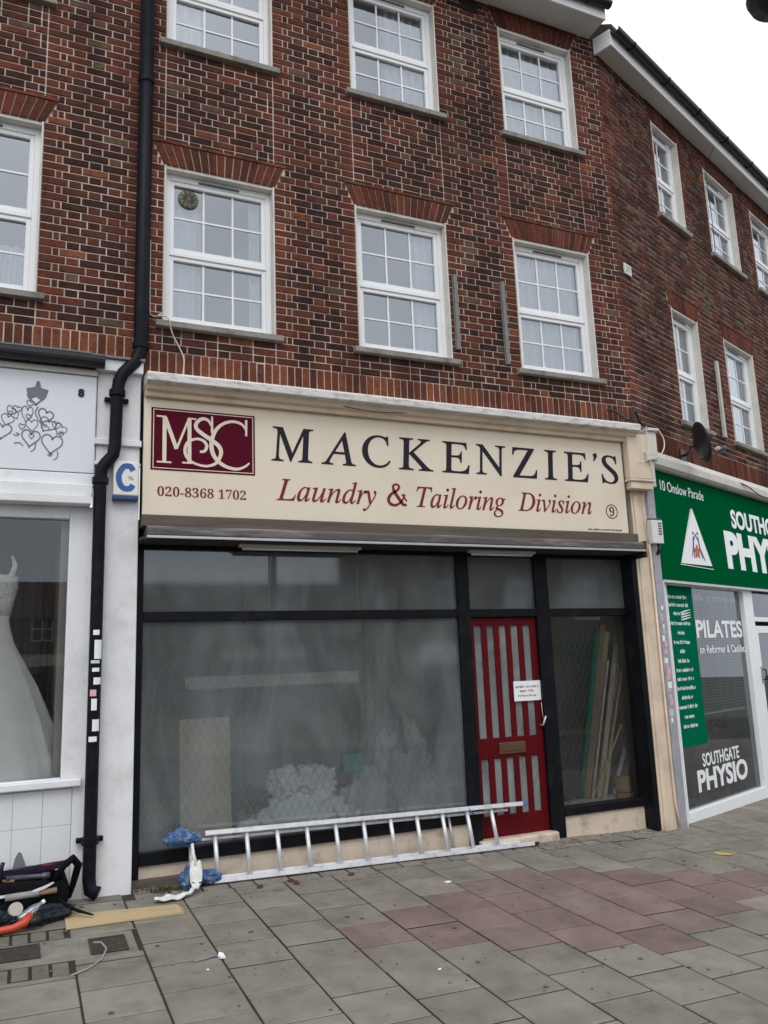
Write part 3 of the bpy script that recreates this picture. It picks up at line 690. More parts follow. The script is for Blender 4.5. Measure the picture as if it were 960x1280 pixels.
stroke(mm, [(1.475, 3.83), (1.44, 3.885), (1.385, 3.893), (1.338, 3.85), (1.338, 3.80), (1.39, 3.755), (1.466, 3.706), (1.535, 3.655), (1.558, 3.59), (1.52, 3.50), (1.44, 3.462), (1.35, 3.470), (1.27, 3.51), (1.238, 3.585), (1.262, 3.665), (1.335, 3.703), (1.40, 3.69), (1.430, 3.645), (1.41, 3.597), (1.37, 3.588)],
       [.018, .026, .03, .034, .034, .036, .038, .038, .036, .028, .022, .02, .024, .028, .026, .022, .026, .028, .026, .022])
mm.build('monogram_letter', SIGN_CREAM, lp); mm = MB()
stroke(mm, [(1.789, 3.765), (1.789, 3.918)], [.018, .022], False)
stroke(mm, [(1.789, 3.82), (1.745, 3.877), (1.66, 3.893), (1.57, 3.86), (1.50, 3.78), (1.472, 3.67), (1.488, 3.575), (1.54, 3.505), (1.62, 3.462), (1.707, 3.452), (1.775, 3.478), (1.818, 3.515)],
       [.016, .024, .026, .028, .034, .038, .038, .034, .030, .026, .02, .014])
mm.build('monogram_letter', SIGN_CREAM, lp)
# MACKENZIE'S, letter by letter at its measured place
for ch, a, c in (('M', 2.026, 2.438), ('A', 2.514, 2.865), ('C', 2.933, 3.235), ('K', 3.322, 3.704), ('E', 3.805, 4.128), ('N', 4.20, 4.572), ('Z', 4.645, 4.955), ('I', 5.048, 5.217), ('E', 5.308, 5.632), ('S', 5.81, 6.04)):
    text(serif(ch), a - SX, 3.556 - SZ, c - SX, 3.885 - SZ, -.002, INK, sg, 'letter', shear=-.21 if ch not in 'S' else -.18, off=.006)
ap = MB(); stroke(ap, [(5.735, 3.885), (5.745, 3.862), (5.715, 3.80)], [.05, .042, .008], y=-.003); ap.lathe([(.022, 0), (.022, .003)], (5.733 - SX, 0, 0), 14)
for i in range(len(ap.v) - 28, len(ap.v)): x_, y_, z_ = ap.v[i]; ap.v[i] = (x_, -.004 + z_, 3.872 - SZ + y_)
ap.build('letter', INK, sg)
text(serif('Laundry'), 2.068 - SX, 3.12 - SZ, 3.069 - SX, 3.398 - SZ, -.002, MAROON_INK, sg, 'word', shear=.05, off=.005)
amp = MB()
stroke(amp, [(3.392, 3.235), (3.345, 3.305), (3.36, 3.305)], [.014, .02, .014], False, y=-.0025)
stroke(amp, [(3.375, 3.305), (3.335, 3.235), (3.275, 3.195), (3.215, 3.203), (3.196, 3.25), (3.228, 3.302), (3.29, 3.34), (3.315, 3.378), (3.288, 3.402), (3.252, 3.385), (3.258, 3.335), (3.305, 3.262), (3.35, 3.205), (3.39, 3.20)], [.014, .018, .024, .03, .032, .028, .022, .022, .018, .022, .03, .034, .03, .016], y=-.003)
amp.build('ampersand', MAROON_INK, sg)
text(serif('Tailoring'), 3.497 - SX, 3.12 - SZ, 4.53 - SX, 3.402 - SZ, -.002, MAROON_INK, sg, 'word', shear=.05, off=.005)
text(serif('Division'), 4.68 - SX, 3.195 - SZ, 5.635 - SX, 3.398 - SZ, -.002, MAROON_INK, sg, 'word', shear=.05, off=.005)
text(serif('020-8368 1702'), 1.008 - SX, 3.172 - SZ, 1.786 - SX, 3.258 - SZ, -.002, MAROON_INK, sg, 'phone_number', off=-.006)
rg = MB(); rg.ribbon([(5.906 - SX + .076 * math.cos(k * math.pi / 24), 3.241 - SZ + .076 * math.sin(k * math.pi / 24)) for k in range(49)], .009, -.003, 0); rg.build('ring', INK, sg)
text(serif('9'), 5.872 - SX, 3.19 - SZ, 5.94 - SX, 3.295 - SZ, -.002, MAROON_INK, sg, 'number', off=0)
marks(5.56 - SX, 6.04 - SX, 3.022 - SZ, 3.044 - SZ, -.001, INK, sg, 'small_print')

# ================================================================== SHOP 8 (bridal shop)
WT = WHITE_PAINT
LX = -4.6
MB().box(.50, .862, -.05, .2, -.2, 4.26).build('pilaster', WT, b8, bevel=.008)
for q in ((.485, .872, -.085, -.049, 3.60, 3.655), (.49, .868, -.075, -.049, 3.42, 3.455), (.482, .872, -.11, .05, 4.255, 4.36)): B('pilaster_moulding', WT, b8, *q, bevel=.006)
B('lead_flashing', mat('lead', (.16, .17, .18), .7, .3, 9, .3), b8, .43, .885, -.14, .02, 4.361, 4.385, bevel=.004)
B('fascia_backing', WT, b8, LX, .495, -.055, .1, 3.34, 4.26)
pr = [(-.16 + .06 * math.cos(a), 4.31 + .06 * math.sin(a)) for a in [math.pi * (1 + k / 8) for k in range(9)]]
MB().xprof(pr + [(-.10, 4.345), (-.22, 4.345)], LX, .545).build('shop_gutter', GUT, b8)
MB().xprof([(-.22, 4.365), (-.05, 4.40), (.01, 4.42), (.01, 4.35), (-.22, 4.35)], LX, .43).build('gutter_flashing', mat('lead', (.16, .17, .18)), b8)
B('gutter_board', mat('dull_white', (.55, .54, .50), .6, .1, 5), b8, LX, .495, -.10, -.054, 4.20, 4.245)
MB().box(LX, .495, -.075, .1, 3.235, 3.338).box(LX, .48, -.14, .1, 3.135, 3.232).box(LX, .47, -.17, .1, 3.06, 3.132).build('awning_box', WT, b8, bevel=.008)
fr8 = MB().box(.315, .498, -.03, .12, -.2, 3.06).box(LX, .315, -.03, .12, 2.955, 3.06).box(LX, .315, -.03, .12, .83, .89).box(-2.62, -2.5, -.03, .12, .89, 2.955).build('shop_front', WT, b8, bevel=.008)
B('window_sill', WT, b8, LX, .465, -.10, -.031, .825, .882, bevel=.01)
sheet(-2.5, .315, .89, 2.955, .03, GLASS_CLEAR, fr8, 'display_pane'); sheet(LX, -2.62, .89, 2.955, .03, GLASS_CLEAR, fr8, 'display_pane')
B('riser_backing', mat('grout', (.5, .5, .5), .9, .1), b8, LX, .41, -.028, .1, -.2, .824)
B('riser_edge', WT, b8, .405, .50, -.045, -.029, -.2, .824, bevel=.005)
TILEW = mat('white_tile', (.70, .72, .74), .25, .03, 2, dirt=(.5, .5, .48), dirt_amt=.25)
riser = MB().box(LX, .404, -.034, -.0285, -.19, .82).build('tiled_riser', mat('grout', (.5, .5, .5)), b8)
me_t = None
for i in range(23):
    for j in range(4):
        xa = .40 - .209 * (i + 1); za = .81 - .27 * (j + 1)
        if me_t is None:
            ob = MB().brick(.0015, .2075, .0015, .2685, -.006, 0, .002, 0).build('tile', TILEW, riser); me_t = ob.data
        else:
            ob = bpy.data.objects.new('tile', me_t); COL.objects.link(ob); ob.parent = riser
        ob.location = (xa, -.034, za)
# display interior
shell(b8, LX, .42, .13, 1.7, .78, 3.0, mat('taupe_wall', (.26, .24, .27), .9, .1, 2), floor=mat('display_floor', (.75, .75, .74), .6))
B('side_panel', mat('cream_board', (.42, .40, .35), .8, .08, 3), b8, .26, .32, .14, 1.6, .79, 2.99)
dk = thing('cabinet', 'dark wooden cabinet behind the wedding dress in the shop window', 'cabinet', (-.45, 1.3, .79))
DW = mat('dark_wood', (.035, .022, .018), .5, .3, 5, stretch=(3, 3, .5))
B('body', DW, dk, -.5, .62, 0, .35, 0, .9, bevel=.01); B('drawer', DW, dk, -.4, .55, -.02, -.001, .55, .82, bevel=.006); MB().lathe([(.015, 0), (.022, .02)], (.1, -.04, .66), 10).build('knob', BRASS, dk)
po = MB().tube([(.16, .9, .79), (.21, 1.0, 2.98)], .035, 10).build('drape_pole', DW, smooth=True); tag(po, 'dark leaning pole beside the cream panel in the bridal window', 'pole')
dr = MB().grid(lambda u, v: (-1.6 + 1.75 * u, 1.25 + .02 * math.sin(u * 90), 1.7 + 1.0 * v), 140, 2).build('backdrop_curtain', cloth('mauve_drape', (.20, .18, .22), .2), smooth=True)
tag(dr, 'mauve pleated drape hanging behind the wedding dress', 'curtain')
# wedding dress on a bust form
wd_ = thing('wedding_dress', 'white strapless wedding dress with lace bodice on a bust form', 'dress', (-.285, .35, .8))
LACE = mat('ivory_satin', (.90, .915, .89), .45, .05, 6, .1)
def fold(a, z): return 1 + (.035 * math.sin(a * 11 + 2 * z) + .03 * math.sin(a * 7 + 1.3) + .018 * math.sin(a * 23 + 3 * z)) * max(0, min(1, (1.15 - z) / .8))
prof = [(.66, 0), (.655, .02), (.60, .2), (.51, .5), (.40, .8), (.30, 1.0), (.225, 1.15), (.185, 1.28), (.175, 1.36), (.20, 1.5), (.225, 1.62), (.215, 1.70)]
MB().lathe(prof, n=88, wob=fold, sy=.46).build('skirt', LACE, wd_, smooth=True)
LCM = mat('lace', (.80, .81, .78), .85, .35, 45, .8)
MB().lathe([(.180, 1.38), (.204, 1.5), (.231, 1.62), (.222, 1.72)], n=64, sy=.47, wob=lambda a, z: 1 + .012 * math.sin(a * 30) + (.02 * math.sin(a * 9) if z > 1.7 else 0)).build('lace_bodice', LCM, wd_, smooth=True)
for sx in (-1, 1): MB().tube([(sx * .17, -.05, 1.70), (sx * .20, -.04, 1.80), (sx * .17, 0, 1.88)], [.03, .022, .02], 8).build('shoulder_strap', LCM, wd_, smooth=True)
MB().lathe([(.205, 1.68), (.215, 1.74), (.20, 1.84), (.13, 1.92), (.06, 1.96), (.05, 2.02), (.02, 2.03)], n=32, sy=.42).build('bust_form', mat('navy_velvet', (.03, .035, .06), .9, .1), wd_, smooth=True)
MB().tube([(0, 0, 0), (0, 0, 1.3)], .02, 8).build('stand', BLACKPL, wd_)
# white fascia with the heart drawing
s8 = thing('fascia_sign', 'white shop sign drawn with a dress made of grey hearts and the number 8', 'sign', (-4.55, -.075, 3.345))
OX, OZ = -4.55, 3.345
B('board', mat('sign_white', (.68, .70, .74), .35, .03, 1.5), s8, 0, .487 - OX, 0, .019, 0, 4.195 - OZ, bevel=.002)
text('8', .342 - OX, 4.005 - OZ, .392 - OX, 4.075 - OZ, -.004, INK, s8, 'number', off=.03, depth=.012)
hd = MB()
def S8(P, wd, curve=True): stroke(hd, P, wd, curve, y=-.002, ox=OX, oz=OZ)
def art(px, py):   # drawing units: 130 x 140 grid of the sketch, on the board's own plane
    return (-.238 + px * .00581, 4.215 - py * .00637)
# dress form: neck and shoulders
hd.prism([(a - OX, c - OZ) for a, c in [art(*p) for p in ((31, 31), (34, 40), (45, 38), (54, 42), (57, 38), (60, 28), (50, 26), (48, 17), (44, 17), (42, 25), (31, 28))]][::-1], -.004, -.0005)
def heart(cx, cy, w_, h_, rot=0, wd=.012, tail=1.0):
    P = []
    for k in range(25):
        t = math.pi * 2 * k / 24; x = 16 * math.sin(t) ** 3 / 17 * w_ / 2; y = -(13 * math.cos(t) - 5 * math.cos(2 * t) - 2 * math.cos(3 * t) - math.cos(4 * t)) / 15 * h_ / 2
        P.append(art(cx + x * math.cos(rot) - y * math.sin(rot), cy + x * math.sin(rot) + y * math.cos(rot)))
    S8(P, wd, False)
heart(44, 39, 24, 20, 0, .014); heart(39, 37, 9, 8, .3, .007); heart(50, 38, 10, 9, -.3, .007)
for a in ((36, 48, 10, 8, .4), (12, 60, 14, 13, .6), (20, 57, 12, 9, .2), (33, 62, 16, 24, .1), (57, 63, 22, 20, .35), (60, 75, 24, 20, .5), (78, 80, 17, 16, .6), (72, 75, 12, 12, .2), (18, 66, 10, 9, -.5), (40, 77, 17, 17, -.1), (8, 72, 18, 16, .3), (2, 87, 26, 22, .1), (27, 80, 9, 8, .2), (39, 94, 26, 24, .12), (67, 100, 30, 28, .12), (-12, 66, 20, 18, -.3), (-20, 84, 26, 24, -.3), (-14, 98, 24, 22, 0), (57, 80, 12, 8, .3), (35, 66, 8, 7, .4), (12, 63, 6, 6, 0), (40, 92, 7, 7, 0), (79, 86, 7, 7, 0)):
    heart(*a[:5], wd=.0095 if a[2] > 20 else .0065)
for a in ([(46, 100), (45, 108), (40, 113)], [(75, 110), (75, 118), (70, 122)], [(47, 52), (44, 60), (50, 72), (60, 76)], [(20, 89), (24, 91), (20, 93), (17, 91)], [(64, 112), (68, 114), (65, 117), (62, 115)], [(18, 103), (25, 102), (30, 106)]):
    S8([art(*p) for p in a], [.009, .006])
hd.build('heart_drawing', GREY_INK, s8)

# black downpipe with offset, clips, flyposted labels
dp = MB().tube([(.852, -.065, 9.6), (.852, -.065, 4.62), (.846, -.07, 4.48), (.80, -.10, 4.36), (.70, -.125, 4.24), (.668, -.13, 4.16), (.655, -.13, 4.06), (.648, -.13, 3.60), (.635, -.13, 3.50), (.58, -.13, 3.43), (.545, -.13, 3.38), (.538, -.13, 3.28), (.538, -.13, .14), (.55, -.135, .06), (.60, -.16, .035)],
               [.066, .066, .06, .056, .054, .054, .052, .052, .052, .052, .052, .05, .05, .052, .054], 14).build('downpipe', PIPE, b8, smooth=True)  # upper radii widened to take in the shadow beside the pipe
for z, x_, y_, r_ in ((4.53, .85, -.066, .066), (4.05, .655, -.13, .062), (3.27, .538, -.13, .06), (.42, .538, -.13, .06), (7.2, .852, -.065, .068)):
    MB().lathe([(r_, -.03), (r_ + .006, -.025), (r_ + .006, .025), (r_, .03)], (x_, y_, z), 16).build('pipe_collar', PIPE, dp, smooth=False)
for z, x_ in ((4.0, .655), (.42, .538)):
    MB().box(x_ - .1, x_ + .1, -.10, -.06, z - .02, z + .02).build('pipe_clip', PIPE, dp, bevel=.008)
k = 0
for z0, z1, tw_, cc in ((1.99, 2.03, .7, 0), (1.80, 1.95, .9, 0), (1.765, 1.79, 1, 1), (1.70, 1.73, .8, 0), (1.60, 1.655, .9, 0), (1.51, 1.56, .7, 2), (1.40, 1.49, .6, 0), (1.24, 1.33, .8, 0), (1.16, 1.20, .9, 0)):
    a0 = -math.pi / 2 - .5 + .3 * math.sin(k * 2.1); a1 = a0 + 1.4 * tw_; k += 1
    MB().grid(lambda u, v: (.538 + .0512 * math.cos(a0 + (a1 - a0) * u), -.13 + .0512 * math.sin(a0 + (a1 - a0) * u), z0 + (z1 - z0) * v), 8, 1).build('paper_label', [PAPER, mat('paper_blue', (.55, .6, .68)), mat('paper_pink', (.7, .4, .42))][cc], dp)

# alarm box with the blue C
ab = thing('alarm_box', 'white alarm box with a big blue letter C on the white pilaster', 'alarm box', (.745, -.05, 3.12))
B('case', mat('alarm_white', (.72, .72, .66), .4, .04), ab, -.105, .105, -.075, 0, .035, .335, bevel=.012)
B('base', mat('alarm_blue', (.02, .05, .16), .4, .1), ab, -.105, .105, -.075, 0, 0, .034, bevel=.006)
cm = MB(); cm.ribbon(smooth_path([(.055, .255), (.03, .29), (-.02, .285), (-.055, .23), (-.06, .18), (-.045, .125), (-.01, .095), (.035, .10), (.055, .13)]), .046, -.079, -.074); cm.build('letter', mat('letter_blue', (.025, .10, .32), .4, .05), ab)
text('TL', .015, .175, .06, .2, -.077, mat('letter_blue', (.025, .10, .32)), ab, off=.01)

# ================================================================== SHOP 10 (physio)
MB().xprof([(-.17, 3.83), (-.175, 3.92), (-.15, 3.945), (-.07, 3.975), (-.05, 4.03), (.01, 4.075), (.01, 3.80), (-.13, 3.80)], .05, 9.4).build('cornice', mat('cornice_white', (.60, .575, .53), .55, .12, 6, .15, dirt=(.3, .27, .24), dirt_amt=.6, dirt_scale=6), b10, bevel=.008)
B('fascia_backing', BLACKPL, b10, .14, 9.4, -.03, .1, 2.5, 3.80)
s10 = thing('fascia_sign', 'green shop sign with white bold lettering and a triangle logo', 'sign', w2(.15, -.10, 2.50), A2)
MB().xprof([(0, 0), (.03, 1.29), (.07, 1.29), (.07, 0)], 0, 9.2).build('board', GREEN, s10, bevel=.003)
B('lower_trim', ALU_DULL, s10, 0, 9.2, .001, .07, -.03, -.001)
def on10(y): return -.004
def text10(s, a, z0, c, z1, **k):
    o = text(s, a - .15, z0 - 2.5, c - .15, z1 - 2.5, 0, k.pop('mt', WHITE_INK), s10, **k)
    for v in o.data.vertices: v.co.y = -.003 + .03 * v.co.z / 1.29
    return o
text10('SOUTHGATE', 2.27, 3.285, 4.35, 3.545, off=.035)
text10('PHYSIO', 1.965, 2.72, 4.65, 3.235, off=.05)
text10('10 Onslow Parade', .33, 3.565, 1.49, 3.69, off=0)
tri = MB().prism([(.627 - .15, .215), (1.463 - .15, .225), (1.06 - .15, .915)], -.004, .02); tri.build('logo_triangle', WHITE_INK, s10)
lg = MB()
cols_ = []
def fig(x, z, s_, lean, mi):
    lg.ribbon([(x, z), (x + lean * .1 * s_, z + .14 * s_), (x + lean * .13 * s_, z + .27 * s_)], [.012, .03, .02], -.007, -.0045, mi)
    lg.ribbon([(x + lean * .11 * s_, z + .2 * s_), (x + lean * .25 * s_, z + .3 * s_)], .014, -.0075, -.005, mi)
    lg.ribbon([(x + lean * .1 * s_, z + .14 * s_), (x + .06 * s_, z - .02)], .014, -.008, -.005, mi)
    lg.prism([(x + lean * .14 * s_ + .02 * math.cos(q), z + .31 * s_ + .02 * math.sin(q)) for q in [k * .785 for k in range(8)]], -.007, -.0045, mi)
fig(.78, .31, .95, .6, 0); fig(1.06, .3, 1.0, -.6, 0)
lg.prism([(.925 + .075 * (1 + .25 * math.sin(5 * q)) * math.cos(q), .38 + .075 * (1 + .25 * math.sin(5 * q)) * math.sin(q)) for q in [k * .2618 for k in range(24)]], -.0065, -.0045, 1)
lg.build('logo_figures', [mat('logo_blue', (.04, .09, .25)), mat('logo_orange', (.6, .13, .06))], s10)
lr = MB().ribbon([(.6 - .15, .2), (1.5 - .15, .185)], .008, -.004, 0); lr.build('logo_underline', WHITE_INK, s10)
# shop front: white frame, window, door
PW = WHITE_PVC; GB = -.05
f10 = MB().box(.02, .30, -.02, .12, -.4, 2.5, 1).box(.30, .33, -.03, .1, -.4, 2.5).box(.33, 2.50, -.03, .1, -.4, GB).box(.33, 2.5, -.03, .1, 2.46, 2.5).box(2.50, 2.62, -.03, .1, -.4, 2.5).box(2.62, 2.80, -.03, .1, -.4, 2.5).build('shop_front', [PW, GALV], b10, bevel=.006)
sheet(.33, 2.50, GB, 2.46, .03, GLASS_PHYSIO, f10, 'display_pane')
d10 = MB().box(2.802, 2.92, -.01, .06, -.3, 2.0).box(3.6, 3.72, -.01, .06, -.3, 2.0).box(2.92, 3.6, -.01, .06, 1.9, 2.0).box(2.92, 3.6, -.01, .06, -.3, 0.).box(2.802, 3.72, -.012, .06, 2.06, 2.12).build('door', PW, b10, bevel=.006)
sheet(2.92, 3.6, 0, 1.9, .03, GLASS_CLEAR, d10); sheet(2.802, 3.72, 2.12, 2.5, .03, GLASS_CLEAR, d10)
B('lock_plate', GALV, d10, 2.82, 2.9, -.03, -.011, 1.24, 1.46, bevel=.006); MB().tube([(2.87, -.02, 1.42), (2.87, -.07, 1.41), (2.87, -.07, 1.29), (2.87, -.02, 1.28)], .012, 8).build('handle', BLACKPL, d10, smooth=True)
f11 = MB().box(3.722, 3.84, -.03, .1, -.4, 2.5).box(3.84, 9.3, -.03, .1, -.4, GB).box(3.84, 9.3, -.03, .1, 2.46, 2.5).box(6.4, 6.5, -.03, .1, GB, 2.46).build('shop_front', PW, b10, bevel=.006)
sheet(3.84, 6.4, GB, 2.46, .03, GLASS_CLEAR, f11, 'display_pane'); sheet(6.5, 9.3, GB, 2.46, .03, GLASS_CLEAR, f11, 'display_pane')
shell(b10, .1, 9.3, .15, 4, -.02, 2.9, ROOMWALL, floor=mat('physio_floor', (.22, .19, .16), .6, .1))
# grey shutter guide beside the pilaster with torn stickers
pg = MB().box(-.03, .135, -.09, .05, -.4, 3.6).build('shutter_guide', GALV, b10, bevel=.006)
z = 2.2
while z > .95:
    h = rnd.uniform(.02, .09); w_ = rnd.uniform(.03, .09); x_ = rnd.uniform(-.02, .03)
    B('sticker_remnant', rnd.choice([PAPER, mat('paper_pink', (.7, .4, .42)), mat('paper_grey', (.5, .5, .52))]), pg, x_, x_ + w_, -.0925, -.0905, z - h, z); z -= h + rnd.uniform(.0, .05)
B('guide_edge', WHITE_PVC, pg, .136, .15, -.095, .04, -.35, 2.49)
# window vinyl
vy = .026
gv = thing('window_poster', 'tall green vinyl list of treatments stuck in the physio window', 'poster', w2(.335, vy, .62), A2)
B('panel', GREEN_VINYL, gv, 0, .75, .0, .002, 0, 1.84)
zs_ = [1.71, 1.615, 1.515, 1.40, 1.29, 1.18, 1.075, .965, .86, .76, .655, .55, .445, .335, .23]
for i, zq in enumerate(zs_):
    ww = [.5, .55, .3, .55, .18, .42, .15, .3, .44, .42, .48, .3, .5, .26, .36][i]; marks(.36 - ww / 2, .36 + ww / 2, zq - .022, zq + .022, -.001, WHITE_INK, gv)
for k in range(4): MB().ribbon(smooth_path([(.40, 1.44 + k * .028), (.52, 1.455 + k * .03), (.66, 1.475 + k * .03)]), [.012, .016, .004], -.002, -.0002).build('swoosh', WHITE_INK, gv)
wl = thing('window_lettering', 'white lettering about pilates and physio stuck on the shop window glass', 'lettering', w2(0, vy, 0), A2)
text('PILATES', 1.10, 1.845, 2.47, 2.065, 0, WHITE_INK, wl, 'word', off=.03); text('on Reformer & Cadillac', 1.14, 1.66, 2.49, 1.755, 0, WHITE_INK, wl, 'word', off=.015)
text('SOUTHGATE', .90, .365, 1.93, .515, 0, WHITE_INK, wl, 'word', off=.02); text('PHYSIO', .73, .10, 2.13, .345, 0, WHITE_INK, wl, 'word', off=.035)
text('in every day 7am', .45, 2.27, 2.42, 2.40, .012, mat('dim_vinyl', (.42, .44, .45)), wl, 'mirrored_word', mirror=True, off=.01)
ff = B('frosted_band', glass('frosted_film', (.6, .58, .56), .0, .5, (.24, .225, .21)), wl, .335, 2.497, .008, .009, -.045, .75)
# venetian blind
vb = thing('venetian_blind', 'white venetian blind half lowered inside the physio window', 'blind', w2(1.04, .12, .93), A2)
vs_ = MB(); n = 42
for i in range(n):
    z = .03 + i * (1.46 / n); vs_.add([(0, -.011, z - .0015), (1.46, -.011, z - .0015), (1.46, .011, z + .002), (0, .011, z + .002)], [(0, 1, 2, 3)])
vs_.build('slats', mat('blind_white', (.55, .56, .58), .5), vb, kind='stuff')
B('bottom_rail', mat('blind_rail', (.62, .63, .65), .5), vb, 0, 1.46, -.012, .012, 0, .018)
for x_ in (.3, .75, 1.2): MB().tube([(x_, -.013, 0), (x_, -.013, 1.5)], .0025, 5).build('cord', mat('string2', (.6, .6, .6)), vb)
for nm, lb, x_, n_, z_, dims, cl in (('exercise_ball', 'teal exercise ball behind the blind', 1.55, .9, .9, .32, (.02, .22, .22)), ('exercise_ball', 'yellow exercise ball behind the blind near the door', 2.35, .9, 1.0, .26, (.40, .36, .03))):
    ob = MB().lathe([(dims * math.sin(q), -dims * math.cos(q)) for q in [.02 + k * .3102 for k in range(11)]], n=24).build(nm, mat(lb[:4] + '_vinyl', cl, .4, .05), smooth=True); ob.location = w2(x_, n_, z_ + .35); tag(ob, lb, 'ball', 'exercise balls in the physio shop')
bt = thing('treatment_couch', 'pale treatment couch standing inside the physio shop', 'couch', w2(1.7, 1.0, -.02), A2)
B('top', mat('couch_vinyl', (.45, .42, .38), .5), bt, -.8, .9, -.3, .3, .80, .9, bevel=.03); B('frame', mat('couch_steel', (.1, .11, .16), .5), bt, -.7, .8, -.25, .25, .62, .795)
for sx in (-1, 1):
    for sy in (-1, 1): B('leg', mat('couch_steel', (.1, .11, .16)), bt, sx * .68 - .025, sx * .68 + .025, sy * .22 - .025, sy * .22 + .025, 0, .62)
for i, x_ in enumerate((1.25, 1.52, 1.88, 2.15)):
    pt = thing('pot_plant', 'small plant in a %s pot inside the physio window, %s from the left' % (('terracotta', 'dark', 'yellow', 'black')[i], ('first', 'second', 'third', 'fourth')[i]), 'plant', w2(x_, .28, .62), A2, 'pot plants on the physio sill')
    MB().lathe([(.04, 0), (.055, .1), (.058, .11)], n=14).build('pot', mat('pot%d' % i, [(.35, .17, .1), (.05, .07, .04), (.45, .33, .1), (.02, .03, .02)][i], .7), pt)
    lf = MB()
    for k in range(40):
        a = rnd.uniform(0, 6.28); r_ = rnd.uniform(.01, .08); h = .11 + rnd.uniform(0, .1); d = rnd.uniform(.02, .035)
        c = Vector((r_ * math.cos(a), r_ * .6 * math.sin(a), h)); u = Vector((math.cos(a), math.sin(a), rnd.uniform(.1, .8))).normalized(); s_ = u.cross(Vector((0, 0, 1))).normalized()
        lf.add([tuple(c), tuple(c + u * d + s_ * d * .4), tuple(c + u * d * 2), tuple(c + u * d - s_ * d * .4)], [(0, 1, 2, 3)])
    lf.build('foliage', mat('pot_leaf', (.02, .06, .02), .5, .3, 20), pt)
sl_ = B('display_shelf', mat('pale_shelf', (.4, .36, .3), .6), b10, .35, 2.48, .16, .42, .58, .62)

# ------------------------------------------------------------------ things fixed to the fronts
dish = thing('satellite_dish', 'black satellite dish on a bracket above the green sign', 'satellite dish', w2(.82, 0, 4.12), A2)
MB().tube([(.35, 0, .0), (.30, -.12, .0), (.10, -.25, .02), (0, -.36, .03)], .016, 8).build('bracket', BLACKPL, dish, smooth=True)
B('wall_plate', BLACKPL, dish, .28, .42, -.02, 0, -.08, .08)
def dsh(u, v):
    r_ = .235 * v; a = 6.2832 * u
    return Vector((r_ * math.cos(a), -.05 * (1 - v * v) * -1 - .06, r_ * 1.08 * math.sin(a)))
do = MB().grid(dsh, 36, 6).build('reflector', mat('dish_black', (.018, .016, .022), .45, .1), dish, smooth=True, solid=.008)
do.location = (0, -.36, .03); do.rotation_euler = (math.radians(-12), 0, math.radians(44))
MB().tube([(.03, -.37, -.17), (.22, -.44, -.14), (.36, -.49, -.02)], .009, 8).build('arm', BLACKPL, dish, smooth=True)
ln = MB().tube([(.33, -.48, -.02), (.40, -.50, .0), (.44, -.51, .01)], [.022, .034, .034], 10); ln.build('receiver', mat('lnb', (.05, .06, .09), .4), dish, smooth=False)
MB().tube([(.30, -.47, .0), (.325, -.478, -.015)], .03, 10).build('receiver_cap', mat('lnb_cap', (.6, .6, .6), .4), dish)
pq = thing('wall_plaque', 'small white plaque on the brick corner', 'plaque', w2(.10, -.004, 6.26), A2)
B('plate', mat('plaque_white', (.6, .6, .57), .6, .1, 9), pq, 0, .17, -.02, 0, 0, .14, bevel=.004)
text('37', .04, .03, .13, .11, -.022, mat('plaque_grey', (.28, .28, .27)), pq, off=.0)
for i, (x_, z0, z1, lb) in enumerate(((4.125, 4.94, 5.80, 'grey metal strip on the brick beside the middle lower window'), (4.74, 4.85, 5.82, 'grey metal strip on the brick beside the right lower window'))):
    st_ = MB().box(-.022, .022, -.03, 0, 0, z1 - z0).box(-.032, -.022, -.012, 0, 0, z1 - z0).box(.022, .032, -.012, 0, 0, z1 - z0).build('metal_strip', mat('strip_grey', (.17, .17, .16), .6, .25, 10, .2), bevel=.003)
    st_.location = (x_, -.004, z0); st_.rotation_euler[1] = (.0, -.012)[i]; tag(st_, lb, 'metal strip', 'metal strips on the brickwork')
st_ = MB().box(-.03, .03, -.04, 0, 0, 1.1).box(-.04, .04, -.045, -.001, -.02, .0).build('metal_strip', mat('strip_cream', (.5, .47, .42), .6, .15, 10), bevel=.003); st_.location = w2(2.55, -.004, 4.62); st_.rotation_euler[2] = A2
tag(st_, 'cream painted metal strip between the windows above the green sign', 'metal strip', 'metal strips on the brickwork')
a2 = thing('alarm_box', 'small white alarm box with dark slots beside the green sign', 'alarm box', (6.475, -.10, 2.89))
B('case', mat('alarm_white2', (.66, .66, .64), .4, .04), a2, -.075, .085, -.06, .02, 0, .27, bevel=.01); B('top_strip', mat('alarm_top', (.05, .09, .16), .4), a2, -.07, .08, -.062, .02, .271, .285)
for k in range(5): B('slot', mat('slot_dark', (.08, .1, .13)), a2, .015, .065, -.0625, -.0605, .10 + k * .03, .118 + k * .03)
MB().tube([(.03, -.02, 0), (.03, -.03, -.06), (.02, 0, -.12)], .018, 8).build('cable_gland', BLACKPL, a2, smooth=True)
